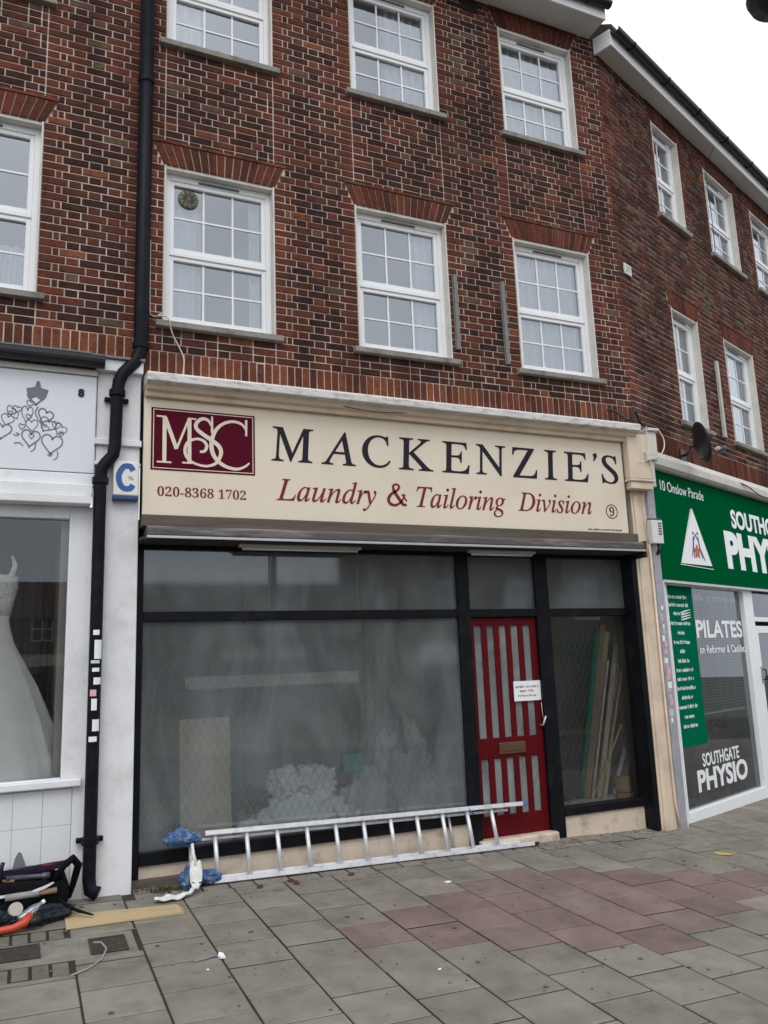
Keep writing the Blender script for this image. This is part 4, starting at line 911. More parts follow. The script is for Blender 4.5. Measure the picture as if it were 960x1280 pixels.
# aerial stub, clips and wires at the console
wire = mat('cable_black', (.015, .015, .017), .5); wirew = mat('cable_white', (.62, .58, .52), .6)
for lb, pts, r_, mt in (
    ('white wire hanging from the sill of the window with the round vent', [(1.03, -.06, 4.87), (1.00, -.07, 4.84), (1.08, -.075, 4.83), (1.13, -.03, 4.70), (1.19, -.02, 4.59), (1.235, -.02, 4.48), (1.232, -.03, 4.36), (1.215, -.06, 4.27)], .006, wirew),
    ('thin white wire running beside the upper downpipe', [(.925, -.01, 5.6), (.93, -.01, 4.95), (.945, -.015, 4.86), (1.0, -.05, 4.845)], .005, wirew),
    ('tangled black cable lying on the cornice corner', [(6.02, -.05, 4.45), (6.12, -.10, 4.40), (6.2, -.18, 4.30), (6.27, -.2, 4.42), (6.38, -.12, 4.40), (6.46, -.10, 4.30), (6.62, -.12, 4.27)], .016, wire),
    ('white cable looping down the console beside the green sign', [(6.60, -.2, 4.22), (6.65, -.22, 4.1), (6.62, -.24, 3.98), (6.52, -.26, 3.88), (6.40, -.26, 3.84), (6.22, -.26, 3.78)], .007, wirew),
    ('thin grey wire down the edge of the console', [(6.42, -.21, 4.24), (6.40, -.22, 4.0), (6.43, -.2, 3.8), (6.45, -.2, 3.62), (6.36, -.1, 3.4), (6.40, -.09, 2.9)], .005, wirew),
    ('black cable sagging along the white cornice above the green sign', [w2(2.2, -.04, 4.0), w2(2.6, -.19, 3.9), w2(3.2, -.2, 3.80), w2(4.2, -.19, 3.84), w2(5, -.19, 3.9)], .009, wire),
    ('thin cable sagging along the cream cove over the laundry sign', [(2.6, -.2, 4.125), (3.0, -.215, 4.085), (3.4, -.2, 4.11), (3.7, -.2, 4.13)], .004, wire),
    ('thin wire hanging from the eaves across the far brick wall', [w2(3.0, -.19, 9.22), w2(3.02, -.03, 8.9), w2(3.05, -.02, 8.2), w2(3.03, -.02, 7.6)], .006, wire)):
    sp = [Vector(p) for p in pts]; out = []
    for i in range(len(sp) - 1):
        p0, p1, p2, p3 = sp[max(i - 1, 0)], sp[i], sp[i + 1], sp[min(i + 2, len(sp) - 1)]
        for k in range(5): t = k / 5; out.append(.5 * (2 * p1 + (p2 - p0) * t + (2 * p0 - 5 * p1 + 4 * p2 - p3) * t * t + (3 * p1 - p0 - 3 * p2 + p3) * t ** 3))
    out.append(sp[-1]); ob = MB().tube([tuple(p) for p in out], r_, 6).build('cable', mt, smooth=True); tag(ob, lb, 'cable')
jb = B('junction_box', mat('jb_cream', (.55, .52, .46), .6), None, 6.36, 6.44, -.24, -.19, 3.84, 3.93, bevel=.006); tag(jb, 'small cream junction box on the console over the alarm box', 'junction box')
vd = B('air_brick', mat('air_brick_dark', (.015, .01, .01), .9), None, 4.44, 4.66, -.006, .02, 9.26, 9.41); tag(vd, 'dark air brick under the eaves beside the right upper window', 'air brick')

# ================================================================== LADDER AND THINGS ON THE PAVEMENT
def gpt(x, y, dz=0.): return (x, y, ground(x, y) + dz)
ld = thing('ladder', 'aluminium extension ladder lying on its side against the shop base', 'ladder', gpt(1.50, -.075, .004))
ld.rotation_euler = (math.radians(-13), .024, .006)
LL = 3.12
def rail(x0, x1, z0, z1, y0, y1, nm='rail'):
    t = .004                                     # channel section
    MB().box(x0, x1, y0, y1, z0, z0 + t).box(x0, x1, y0, y1, z1 - t, z1).box(x0, x1, y0, y0 + t, z0 + t, z1 - t).build(nm, ALU, ld, bevel=.0015)
rail(0, LL, 0, .036, -.032, .032); rail(-.06, LL - .06, .37, .408, -.032, .032)
rail(-.2, LL - .12, .034, .058, .04, .09, 'back_rail'); rail(-.22, LL - .2, .335, .358, .04, .09, 'back_rail')
for k in range(11):
    xr = .045 + k * .268
    MB().tube([(xr, 0, .028), (xr - .02, 0, .374)], .019, 10).build('rung', ALU, ld, smooth=True)
    if k in (9,): MB().tube([(xr - .17, .065, .056), (xr - .19, .065, .337)], .014, 8).build('back_rung', ALU_DULL, ld, smooth=True)
MB().tube([(-.16, .065, .05), (-.165, .065, .34)], .016, 8).build('back_rung', mat('worn_white', (.6, .58, .54), .6, .2, 9), ld, smooth=True)
for z in (.0, .372): MB().box(LL - (.06 if z else 0), LL + (.0 if z else .05), -.032, .032, z, z + .03).build('end_cap', BLACKPL if z == 0 else mat('blue_cap', (.06, .14, .3)), ld, bevel=.004)
MB().tube([(2.455, -.035, .385), (2.46, -.04, .35), (2.5, -.03, .33), (2.455, -.036, .37)], .006, 6).build('rope', mat('blue_rope', (.05, .11, .32), .8), ld, smooth=True)
from mathutils import noise as mnoise
def crumple(name, mt, c, rx, ry, rz_, seed, label, cat, n=40, amp=.22, group=None, freq=2.6):
    """a bundled piece of cloth: ellipsoid with sharp noise ridges, flattened where it lies"""
    off = Vector((seed * 3.7, seed * 1.3, seed * 7.1))
    def f(u, v):
        th, ph = u * 6.2832, (v - .5) * 3.1416 * .995
        d = Vector((math.cos(ph) * math.cos(th), math.cos(ph) * math.sin(th), math.sin(ph)))
        q = d * freq + off; w_ = Vector((mnoise.noise(q * .8), mnoise.noise(q * .8 + Vector((9, 0, 0))), mnoise.noise(q * .8 + Vector((0, 9, 0)))))
        r = 1 + amp * (1.6 * mnoise.noise(q * .6) + 1.1 * (.5 - 2 * abs(mnoise.noise(q + w_ * 1.5))) + .6 * (.5 - 2 * abs(mnoise.noise(q * 2.3 + w_ * 2))))
        return Vector((rx * r * d.x, ry * r * d.y, max(rz_ * r * d.z, -rz_ * .95)))
    o = MB().grid(f, n * 2, n).build(name, mt, smooth=True); o.location = c
    return tag(o, label, cat, group)
BLUE = mat('blue_rag', (.060, .125, .27), .9, .55, 14, .6, dirt=(.33, .38, .43), dirt_amt=.9, dirt_scale=16, spec=.1)
r1 = crumple('rag', BLUE, (1.27, -.0, .33), .13, .06, .065, 3, 'blue cloth wrapped round the upper left end of the ladder', 'rag', group='blue rags on the ladder ends'); r1.rotation_euler = (0, .1, 0)
r2 = crumple('rag', BLUE, gpt(1.30, -.10, .075), .07, .07, .085, 9, 'blue cloth wrapped round the lower left end of the ladder', 'rag', group='blue rags on the ladder ends')
r3 = crumple('rag', BLUE, gpt(1.46, -.08, .06), .10, .05, .05, 12, 'loose end of blue cloth round the lower ladder rail', 'rag', group='blue rags on the ladder ends')
CLW = mat('white_cloth', (.66, .66, .64), .85, .15, 12, .3, dirt=(.42, .42, .40), dirt_amt=.6, dirt_scale=9)
pth = [Vector(p) for p in ((1.345, -.16, .16), (1.34, -.19, .10), (1.335, -.22, .02), (1.32, -.27, -.01), (1.27, -.33, -.022), (1.18, -.38, -.024), (1.08, -.40, -.022), (.99, -.40, -.026))]
def strip(u, v):
    t = v * (len(pth) - 1); i = min(int(t), len(pth) - 2); p = pth[i].lerp(pth[i + 1], t - i); d = (pth[i + 1] - pth[i]).normalized()
    s_ = Vector((d.y, -d.x, 0)); s_ = s_.normalized() if s_.length > .1 else Vector((1, 0, 0))
    if v < .3: s_ = Vector((1, -.3, 0)).normalized()
    return p + s_ * (u - .5) * (.07 + .03 * math.sin(v * 9)) + Vector((0, 0, .012 + .010 * math.sin(u * 9 + v * 14) + .006 * math.sin(v * 40)))
ws = MB().grid(strip, 8, 60).build('cloth_strip', CLW, smooth=True, solid=.006); tag(ws, 'white cloth strip trailing from the ladder end over the pavement', 'cloth')
tw = MB().tube([(1.325, -.1, .30), (1.33, -.13, .22), (1.345, -.16, .14)], [.012, .014, .02], 8).build('cloth_twist', CLW, smooth=True); tag(tw, 'twisted white cloth hanging between the two blue rags', 'cloth')
cd_ = MB(); cp = [(.352, -.765), (1.148, -.745), (1.13, -.70), (1.165, -.66), (1.15, -.60), (1.14, -.515), (.355, -.44)]
nn = len(cp); cd_.add([gpt(a, b_, .004) for a, b_ in cp] + [gpt(a, b_, .009 + .012 * (i in (1, 2))) for i, (a, b_) in enumerate(cp)], [tuple(range(nn - 1, -1, -1)), tuple(range(nn, 2 * nn))] + [(i, (i + 1) % nn, (i + 1) % nn + nn, i + nn) for i in range(nn)])
co = cd_.build('cardboard_sheet', mat('cardboard', (.47, .36, .20), .85, .06, 4, .1, dirt=(.33, .24, .13), dirt_amt=.35, dirt_scale=7)); tag(co, 'flat strip of brown cardboard lying on the pavement near the tool bag', 'cardboard')
# covers in the concrete haunch
for i, (xa, xb, ya, yb, lb) in enumerate(((-.32, .182, -1.237, -.975, 'rusty iron inspection cover at the left edge of the pavement'), (.472, .703, -1.318, -1.022, 'small rusty iron cover in front of the cardboard strip'))):
    cv = thing('inspection_cover', lb, 'drain cover', gpt((xa + xb) / 2, (ya + yb) / 2, .003)); cv.rotation_euler = (.03, .024, 0)
    hx, hy = (xb - xa) / 2, (yb - ya) / 2
    MB().box(-hx, hx, -hy, -hy + .02, 0, .006).box(-hx, hx, hy - .02, hy, 0, .006).box(-hx, -hx + .02, -hy + .02, hy - .02, 0, .006).box(hx - .02, hx, -hy + .02, hy - .02, 0, .006).build('rim', IRON, cv)
    B('lid', IRON, cv, -hx + .022, hx - .022, -hy + .022, hy - .022, -.01, .002)
    gd = MB()
    for a in range(int((hx * 2 - .07) / .035)):
        for c in range(int((hy * 2 - .07) / .035)): gd.box(-hx + .035 + a * .035, -hx + .058 + a * .035, -hy + .035 + c * .035, -hy + .058 + c * .035, .002, .0045)
    gd.build('tread_pattern', IRON, cv, kind='stuff')
# thin pale cord loop by the covers
ob = MB().tube([gpt(*p, .006) for p in ((.34, -1.62), (.44, -1.55), (.53, -1.42), (.57, -1.25), (.55, -1.12), (.50, -1.10))], .006, 6).build('cord', mat('pale_cord', (.30, .295, .27), .7), smooth=True); tag(ob, 'thin pale cord lying in a curve beside the small iron cover', 'cord')
# litter
def leafbit(name, c, pts, mt, lb, cat, h=.006, group=None):
    n = len(pts); ob = MB().add([(a, b_, .002) for a, b_ in pts] + [(a, b_, .002 + h * (.4 + .6 * ((i * 7) % 3) / 2)) for i, (a, b_) in enumerate(pts)], [tuple(range(n - 1, -1, -1)), tuple(range(n, 2 * n))] + [(i, (i + 1) % n, (i + 1) % n + n, i + n) for i in range(n)]).build(name, mt)
    ob.location = gpt(*c, .002); ob.rotation_euler[2] = rnd.uniform(0, 6); tag(ob, lb, cat, group)
SC = [(-.04, -.025), (.03, -.03), (.045, .01), (.015, .03), (-.03, .022)]
leafbit('paper_scrap', (3.27, -.82), [(a * .8, b_ * .8) for a, b_ in SC], PAPER, 'white paper scrap just beyond the red slabs near the ladder', 'litter', group='litter')
leafbit('paper_scrap', (1.21, -1.69), [(a * .9, b_ * .6) for a, b_ in SC], PAPER, 'white crumpled scrap on the slab joint in the left foreground', 'litter', .02, group='litter')
leafbit('feather', (1.10, -1.68), [(-.1, 0), (-.02, -.018), (.06, -.012), (.07, .004), (-.02, .016)], mat('feather_grey', (.22, .22, .22)), 'small grey feather beside the white scrap in the foreground', 'litter', group='litter')
leafbit('paper_scrap', (1.09, -1.86), [(a * .28, b_ * .28) for a, b_ in SC], PAPER, 'tiny white crumb in the left foreground', 'litter', group='litter')
leafbit('paper_scrap', (6.03, -1.07), [(a * 2.0, b_ * 1.6) for a, b_ in SC], mat('yellow_wrapper', (.5, .36, .08), .5, .3, 30), 'yellow wrapper on the pavement below the physio window', 'litter', group='litter')
leafbit('paper_scrap', w2(3.0, -.25)[:2], [(a * 1.6, b_ * 1.4) for a, b_ in SC], PAPER, 'white paper scrap below the white physio door frame', 'litter', .02, group='litter')
leafbit('paper_scrap', (2.35, -2.42), [(a * .28, b_ * .28) for a, b_ in SC], PAPER, 'tiny white crumb on a grey slab before the red slabs', 'litter', group='litter')
for i, (x_, y_) in enumerate(((1.82, -.33), (2.10, -.27), (2.12, -.36), (2.62, -.30))):
    leafbit('dead_leaf', (x_, y_), [(-.03, 0), (-.012, -.018), (.012, -.012), (.033, -.003), (.012, .018), (-.012, .014)], mat('dead_leaf', (.10, .045, .03), .8, .4, 30), ('leftmost curled brown dead leaf in front of the ladder', 'curled brown dead leaf second from the left before the ladder', 'small dead leaf just nearer the camera than its neighbour by the ladder', 'rightmost curled brown dead leaf in front of the ladder')[i], 'leaf', .025, group='dead leaves by the ladder')
# scattered grit, moss tufts along the wall
gr = MB()
for k in range(420):
    x_ = rnd.uniform(.9, 6.2); y_ = rnd.choice((rnd.uniform(-.2, .1), rnd.uniform(-.5, .1), rnd.uniform(-3.2, 0)))
    s_ = rnd.uniform(.002, .006); c = gpt(x_, y_, .002); gr.box(c[0] - s_, c[0] + s_, c[1] - s_, c[1] + s_, c[2] - .002, c[2] + s_)
gr.build('grit', mat('grit', (.16, .15, .13), .95, .4, 40), kind='stuff')
gm = MB()
for k in range(170):                             # trodden chewing gum and tar spots
    x_ = rnd.uniform(-.6, 8.5); y_ = rnd.uniform(-3.9, -.1); r_ = rnd.choice((.006, .009, .013, .017)); z_ = ground(x_, y_)
    gm.add([(x_ + r_ * rnd.uniform(.8, 1.2) * math.cos(q), y_ + r_ * rnd.uniform(.8, 1.2) * math.sin(q), z_ + .0035 - .024 * r_ * math.cos(q) + .03 * r_ * math.sin(q)) for q in [j * .785 for j in range(8)]], [tuple(range(8))], k % 2)
gm.build('gum_spots', [mat('gum_dark', (.09, .085, .075), .9, .3, 30), mat('gum_pale', (.17, .165, .15), .9, .2, 30)], kind='stuff')
ms = MB()
for k in range(500):
    x_ = rnd.choice((rnd.gauss(1.27, .07), rnd.gauss(1.13, .10), rnd.uniform(.9, 6.3))); y_ = -.02 + rnd.gauss(0, .03) if x_ > 1.35 or x_ < 1 else rnd.gauss(-.09, .04)
    h = rnd.uniform(.01, .05) if x_ < 1.4 else rnd.uniform(.005, .018); a = rnd.uniform(0, 6.28); c = Vector(gpt(x_, y_, .0)); d = Vector((math.cos(a), math.sin(a), 0)) * .006
    ms.add([tuple(c - d), tuple(c + d), tuple(c + Vector((rnd.uniform(-.02, .02), rnd.uniform(-.02, .02), h)))], [(0, 1, 2)])
ms.build('moss', mat('moss', (.07, .075, .03), .95, .4, 30), kind='stuff')

# ------------------------------------------------------------------ tool bag and tools
tb = thing('tool_bag', 'open black canvas tool bag full of tools against the white tiles', 'bag', gpt(.06, -.22, .0)); tb.rotation_euler[2] = -.12
NYL = mat('black_nylon', (.006, .006, .007), .85, .3, 30, .4, spec=.1)
def bagw(u, v):
    a = u * 6.2832; ex = 2.6; cx, sx_ = math.cos(a), math.sin(a)
    x = .30 * (abs(cx) ** (2 / ex)) * (1 if cx > 0 else -1); y = .15 * (abs(sx_) ** (2 / ex)) * (1 if sx_ > 0 else -1)
    k = 1 + .08 * math.sin(v * 3) + .03 * math.sin(5 * a + 4 * v); return Vector((x * k, y * k, .23 * v + .02 * math.sin(3 * a) * v))
MB().grid(bagw, 48, 8).build('body', NYL, tb, smooth=True, solid=.012)
B('bottom', NYL, tb, -.29, .29, -.14, .14, .0, .02)
for sy in (-.17, .15):
    MB().grid(lambda u, v: (-.2 + .17 * v + .22 * u, sy - .012 * math.sin(u * 3.14), .03 + .13 * v * (1 - .1 * u)), 6, 4).build('pocket', NYL, tb, smooth=True, solid=.01)
MB().tube([(.24, -.1, .22), (.30, -.12, .32), (.36, -.10, .36), (.395, -.05, .30), (.36, .0, .16), (.33, .05, .06)], [.02, .026, .03, .03, .024, .018], 8).build('handle', NYL, tb, smooth=True)
MB().tube([(.28, -.16, .10), (.36, -.22, .05), (.43, -.27, .03), (.52, -.33, .012)], [.014, .014, .012, .006], 6).build('strap', NYL, tb, smooth=True)
WTR = mat('white_webbing', (.7, .7, .7), .7, .05)
for pts in (((-.20, -.175, .185), (-.13, -.185, .165), (-.04, -.18, .17)), ((.10, -.178, .18), (.17, -.18, .195), (.24, -.168, .225))):
    q = smooth_path([(p[0], p[2]) for p in pts]); yq = pts[1][1]
    MB().ribbon(q, [.006, .018, .016, .006], yq - .012, yq + .004).build('trim', WTR, tb)
def tool(name, lb, mb, mt, loc, rot=(0, 0, 0), smooth=True, cat='tool', bevel=0):
    o = mb.build(name, mt, smooth=smooth, bevel=bevel); o.location = loc; o.rotation_euler = rot; return tag(o, lb, cat, 'tools in and around the bag')
STEEL = mat('tool_steel', (.42, .43, .45), .35, .12, 12, metal=.7)
tool('plastering_trowel', 'grey curved steel blade standing up out of the tool bag', MB().prism([(-.055, 0), (.065, 0), (.04, .09), (.015, .165), (-.005, .175), (-.03, .13), (-.045, .06)], -.002, .002), mat('dull_steel', (.24, .25, .27), .5, .12, 10, metal=.3), (.045, -.12, .225), (.1, -.04, .15), False)
tool('spirit_level', 'long dark blue spirit level lying across the tool bag', MB().box(-.26, .26, -.012, .012, -.025, .025).box(-.04, .04, -.014, .014, -.012, .014), mat('level_blue', (.018, .016, .036), .4, .15, 12, spec=.2), (.13, -.14, .265), (0, -.07, -.1), False, bevel=.003)
tool('drill', 'dark cordless drill with red end cap lying on the bag', MB().tube([(-.16, 0, 0), (-.02, 0, 0), (.05, 0, 0), (.12, 0, 0)], [.012, .035, .038, .03], 12).tube([(.05, 0, -.02), (.07, -.03, -.11)], [.022, .026], 10), BLACKPL, (.17, -.10, .235), (0, .06, .1))
tool('screwdriver', 'screwdriver with a red handle tip on top of the tool bag', MB().tube([(-.2, 0, 0), (0, 0, 0), (.005, 0, 0), (.09, 0, 0), (.10, 0, 0)], [.004, .004, .013, .015, .008], 8), mat('handle_red', (.16, .02, .02), .5), (.20, -.15, .285), (0, -.05, -.05))
tool('silver_torch', 'silver metal cylinder lying across the open tool bag', MB().tube([(-.14, 0, 0), (.10, 0, 0), (.11, 0, 0), (.16, 0, 0)], [.02, .02, .026, .026], 12), mat('tool_dark_steel', (.10, .10, .115), .4, .3, 20, metal=.5), (.10, -.19, .225), (0, .03, -.1))
tool('hammer', 'hammer with a wooden handle in the left of the tool bag', MB().tube([(-.16, 0, 0), (.05, 0, 0)], [.014, .011], 8).box(.05, .08, -.05, .05, -.015, .015), mat('hammer_wood', (.25, .15, .07), .6, .2, 10), (-.06, -.18, .215), (0, .1, -.1), False)
tool('sealant_tube', 'pale grey sealant tube in the front pocket of the tool bag', MB().tube([(-.12, 0, 0), (.10, 0, 0), (.105, 0, 0), (.16, 0, 0)], [.024, .024, .008, .004], 12), mat('pale_plastic', (.26, .26, .26), .6), (.08, -.41, ground(.08, -.41) + .165), (0, -.02, 0))
tool('mastic_tube', 'brown mastic tube beside the grey sealant tube', MB().tube([(-.08, 0, 0), (.08, 0, 0)], [.02, .02], 12), mat('tan_plastic', (.28, .2, .13), .5), (.22, -.40, ground(.22, -.40) + .17), (0, -.05, 0))
jk = crumple('work_jacket', mat('navy_cloth', (.016, .02, .032), .9, .3, 20, .4), gpt(.16, -.50, .045), .22, .10, .05, 21, 'dark navy work jacket bundled in front of the tool bag', 'jacket', amp=.3); jk.rotation_euler[2] = .25
jk2 = crumple('work_trousers', mat('navy_cloth2', (.015, .022, .038), .9, .3, 20, .4), gpt(-.14, -.52, .05), .16, .12, .06, 22, 'dark navy cloth bundle at the left edge before the tool bag', 'jacket', amp=.3)
bot = thing('plastic_bottle', 'clear crushed plastic bottle lying on the navy jacket', 'bottle', gpt(.12, -.60, .10)); bot.rotation_euler = (0, math.radians(62), math.radians(20))
MB().lathe([(.03, -.08), (.034, -.06), (.029, -.02), (.034, .02), (.028, .05), (.013, .08), (.012, .1)], n=14, wob=lambda a, z: 1 + .1 * math.sin(3 * a + z * 60)).build('body', glass('clear_plastic', (.8, .84, .86), .12, .25, (.6, .62, .64)), bot, smooth=True)
MB().lathe([(.014, .095), (.014, .115)], n=12).build('cap', WHITE_PVC, bot)
tool('tape_roll', 'pale roll of tape in front of the tool bag', MB().lathe([(.02, -.022), (.045, -.022), (.047, 0), (.045, .022), (.02, .022)], n=24), mat('tape_pale', (.42, .37, .33), .6), gpt(.03, -.55, .115), (1.2, 0, .2), False, 'tape')
osw = thing('hand_saw', 'orange and black handled saw lying on the setts before the tool bag', 'tool', gpt(.0, -.70, .03), -.1, 'tools in and around the bag')
MB().tube([(-.28, 0, .0), (-.1, 0, .0), (.02, .005, .008), (.09, .02, .03), (.12, .05, .07)], [.022, .024, .026, .03, .028], 10).build('grip', mat('orange_plastic', (.50, .06, .02), .4, .08), osw, smooth=True)
MB().tube([(.12, .03, .02), (.16, .05, .03), (.17, .09, .05)], [.03, .034, .03], 10).build('motor_end', BLACKPL, osw, smooth=True)
MB().box(-.60, -.28, -.002, .002, -.02, .03).build('blade', STEEL, osw)
# black paper-holder edge at the far left
tool('pry_bar', 'black bar standing up at the left edge of the tool bag', MB().tube([(0, 0, 0), (0, 0, .26), (.012, 0, .30)], [.018, .018, .014], 8), BLACKPL, (-.09, -.25, .06), (0, .05, 0))

# ------------------------------------------------------------------ inside the empty shop
PLY = mat('plywood', (.66, .52, .35), .8, .15, 4, stretch=(4, 4, .5))
bd = B('plywood_board', PLY, None, 0, .46, 0, .02, 0, 1.22); bd.location = (1.33, .45, .03); bd.rotation_euler = (-.07, 0, .05); tag(bd, 'plywood board standing inside the big dusty window', 'board')
for x_, z1, lb in ((2.13, 2.84, 'left of two dark posts standing inside the big dusty window'), (3.47, 2.84, 'right of two dark posts standing inside the big dusty window')):
    ob = B('timber_post', mat('post_wood', (.12, .11, .10), .8, .2), None, x_ - .05, x_ + .05, 1.15, 1.25, .03, z1); tag(ob, lb, 'post', 'posts inside the shop')
SHW = cloth('dust_sheet', (.9, .9, .88), .05)
for c, rr, sd, lb in (((2.50, .42, .24), (.52, .12, .27), 31, 'broad white dust sheet heap low behind the big shop window'), ((2.28, .40, .62), (.17, .09, .13), 32, 'small white bundle on the left of the dust sheet heap'), ((2.56, .42, .60), (.20, .1, .16), 36, 'white bundle in the middle on top of the dust sheet heap'), ((3.05, .5, .28), (.30, .12, .30), 37, 'pale grey bundle at the right end of the dust sheet heap'), ((3.68, .8, .45), (.36, .25, .55), 33, 'pale dust sheet heap beside the red door inside the shop')):
    crumple('dust_sheet', SHW if sd not in (33, 37) else cloth('dust_sheet_grey', (.5, .51, .5), .1), c, *rr, sd, lb, 'dust sheet', n=36, amp=.34, group='dust sheets inside the shop', freq=1.7)
ob = B('paint_tub', mat('teal_tub', (.06, .32, .29), .5, .05), None, 2.86, 3.06, .42, .58, .66, .84, bevel=.02); tag(ob, 'teal plastic tub on the dust sheets behind the window', 'tub')
ob = B('light_batten', mat('batten_white', (.45, .42, .36), .6, .1), None, 1.42, 3.2, .8, .9, 1.50, 1.62, bevel=.01); tag(ob, 'long pale batten hung level inside the big dusty window', 'batten')  # pale bar added in place of a reflected band of lamp light
for i, (lb, xb, xt, zt, r_, yb, yt, cl, w_) in enumerate((
    ('green plastic pole leaning inside the right shop window', 5.480, 5.950, 1.980, 0.036, 0.330, 0.380, (.012, .20, .11), 1.0),
    ('reddish wooden plank leaning right beside the green pole', 5.510, 6.050, 2.040, 0.042, 0.310, 0.400, (.30, .19, .12), 1.0),
    ('tan wooden plank leaning second from the green pole', 5.610, 6.130, 1.950, 0.036, 0.340, 0.440, (.50, .41, .30), 1.),
    ('pale wooden batten leaning third from the green pole', 5.710, 6.230, 1.800, 0.031, 0.320, 0.420, (.55, .48, .37), 1.),
    ('pale wooden batten leaning fourth from the green pole', 5.790, 6.310, 1.740, 0.031, 0.340, 0.440, (.55, .5, .42), 1.),
    ('thin pale lath leaning fifth from the green pole', 5.60, 6.02, 1.62, .014, .30, .33, (.55, .5, .42), 1.),
    ('thin tan lath leaning sixth from the green pole', 5.74, 6.22, 1.50, .014, .31, .35, (.5, .4, .28), 1.),
    ('short yellow cane leaning across the foot of the planks', 5.570, 6.130, 0.920, 0.012, 0.310, 0.320, (.6, .46, .15), 1.))):
    mt = mat('lean_%d' % i, cl, .7, .25, 8, .1, stretch=(3, 3, .6))
    a = Vector((xb, yb, .06)); c = Vector((xt, yt, zt)); d = (c - a).normalized(); s_ = d.cross(Vector((0, 1, 0))).normalized(); n_ = s_.cross(d)
    if i in (0, 7): ob = MB().tube([tuple(a), tuple(c)], r_, 10).build('pole', mt, smooth=True)
    else:
        mb = MB(); vs = [tuple(p + s_ * u * r_ + n_ * v * .012) for p in (a, c) for u, v in ((-1, -1), (1, -1), (1, 1), (-1, 1))]
        mb.add(vs, [(3, 2, 1, 0), (4, 5, 6, 7), (0, 1, 5, 4), (1, 2, 6, 5), (2, 3, 7, 6), (3, 0, 4, 7)]); ob = mb.build('plank', mt, bevel=.003)
    tag(ob, lb, 'pole' if i in (0, 7) else 'plank', 'timber leaning in the right shop window')
ob = MB().tube([(6.30, .5, 1.55), (6.36, .5, 1.2), (6.40, .48, .92), (6.30, .46, .72), (6.12, .42, .42), (5.98, .4, .12)], [.03, .034, .03, .022, .024, .026], 8).build('bent_strip', mat('strip_pale', (.6, .6, .56), .6, .2, 9), smooth=True); tag(ob, 'pale plastic strip bent over among the planks', 'strip')
ob = MB().lathe([(.10, 0), (.105, .01), (.105, .15), (.10, .16), (.06, .165)], n=28).build('paint_tin', mat('tin_tan', (.42, .29, .13), .6, .1), smooth=False); ob.location = (6.12, .40, .20); tag(ob, 'round tan tin on the sill of the right shop window', 'tin')
ob = B('wooden_block', mat('block_tan', (.36, .25, .13), .7, .15), None, 5.98, 6.2, .3, .5, .03, .19, bevel=.005); tag(ob, 'tan wooden block under the round tin', 'block')
ob = crumple('dust_sheet', cloth('polythene', (.55, .57, .58), .3), (5.6, .36, .10), .42, .12, .075, 44, 'crumpled polythene along the bottom of the right shop window', 'polythene', amp=.3)

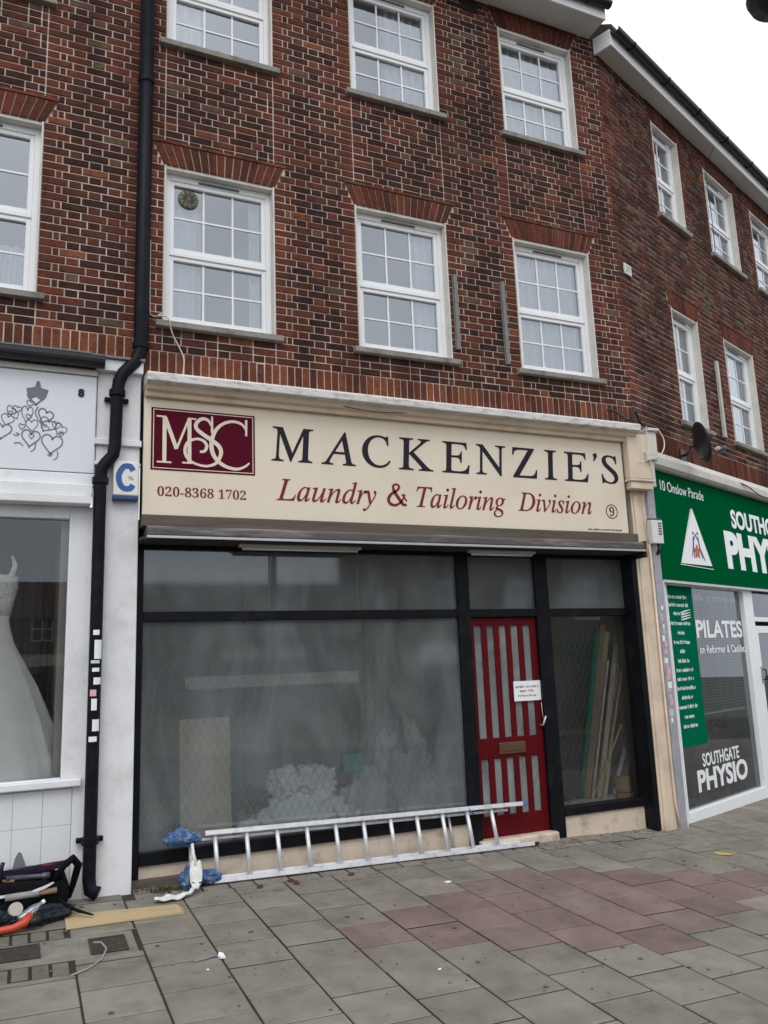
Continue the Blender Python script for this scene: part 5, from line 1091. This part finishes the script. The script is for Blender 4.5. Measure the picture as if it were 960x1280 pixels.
# ------------------------------------------------------------------ street lamp whose lantern dips into the top right corner
tpt = Vector((.492 * RM[0][0] - .640 * RM[1][0] + RM[2][0], .492 * RM[0][1] - .640 * RM[1][1] + RM[2][1], .492 * RM[0][2] - .640 * RM[1][2] + RM[2][2])) * 4.2 + Vector((CX, CY, CZ))
lx, ly, lz = tpt
sl = thing('street_lamp', 'black street lamp lantern just entering the top right corner', 'street lamp', (lx + .02, ly, ground(lx, ly)))
hz = lz - ground(lx, ly)
MB().lathe([(.11, 0), (.11, .9), (.07, 1.0), (.06, 1.1), (.045, hz - .3), (.045, hz - .05)], n=16).build('column', PIPE, sl, smooth=True)
MB().lathe([(.05, hz - .06), (.10, hz - .045), (.165, hz - .01), (.18, hz + .03), (.17, hz + .09), (.12, hz + .10)], n=28).build('lantern_base', mat('lamp_black', (.01, .013, .014), .35, .1), sl, smooth=True)
MB().lathe([(.15, hz + .10), (.19, hz + .36), (.185, hz + .38)], n=20).build('lantern_glass', glass('lamp_glass', (.7, .72, .72), .05, .4, (.5, .5, .5)), sl, smooth=True)
MB().lathe([(.21, hz + .38), (.2, hz + .42), (.1, hz + .52), (.03, hz + .58), (.0, hz + .6)], n=20).build('lantern_cap', PIPE, sl, smooth=True)

# ------------------------------------------------------------------ across the road (seen only as reflections)
def opposite(x0, x1, y, h, lb, nst, brick):
    t = thing('facing_building', lb, 'building', ((x0 + x1) / 2, y, ground((x0 + x1) / 2, -8) - .4))
    hw = (x1 - x0) / 2
    B('wall', brick, t, -hw, hw, -8, 0, 0, h)
    MB().xprof([(.3, h), (-4, h + 2.6), (-8.3, h)], -hw - .2, hw + .2).build('roof', TILE, t)
    n = int((x1 - x0) / 3)
    for i in range(n):
        for j in range(nst):
            cx = -hw + (i + .5) * 2 * hw / n; z0 = 3.9 + j * 2.9
            if j == 0: B('shop_window', mat('far_glass', (.06, .07, .08), .1, .1), t, cx - 1.25, cx + 1.25, .005, .06, .6, 2.8); B('shop_sign', [WHITE_PAINT, MAROON, GREEN, SIGN_CREAM][i % 4], t, cx - 1.4, cx + 1.4, .005, .12, 2.9, 3.6)
            fw = B('window', WHITE_PVC, t, cx - .6, cx + .6, .005, .05, z0 + .5, z0 + 2.0)
            for a in (-1, 1):
                for c in (0, 1): B('pane', mat('far_glass', (.06, .07, .08)), fw, cx + a * .29 - .25, cx + a * .29 + .25, .051, .056, z0 + .57 + c * .7, z0 + 1.2 + c * .7)
FB = mat('far_brick', (.12, .07, .055), .9, .3, 3)
opposite(13, 40, -19, 9.3, 'brick shopping parade across the road, seen reflected at the right', 2, FB)
opposite(-34, 30, -46, 5.8, 'low brick row added far across the road, standing in for trees reflected in the big window', 1, FB)  # added unseen row; gives the dark band of reflected trees
MB().add(gsheet(-60, 60, -22, -16.0, -.02), [(0, 1, 2, 3)]).build('far_pavement', SLAB[0], kind='structure')
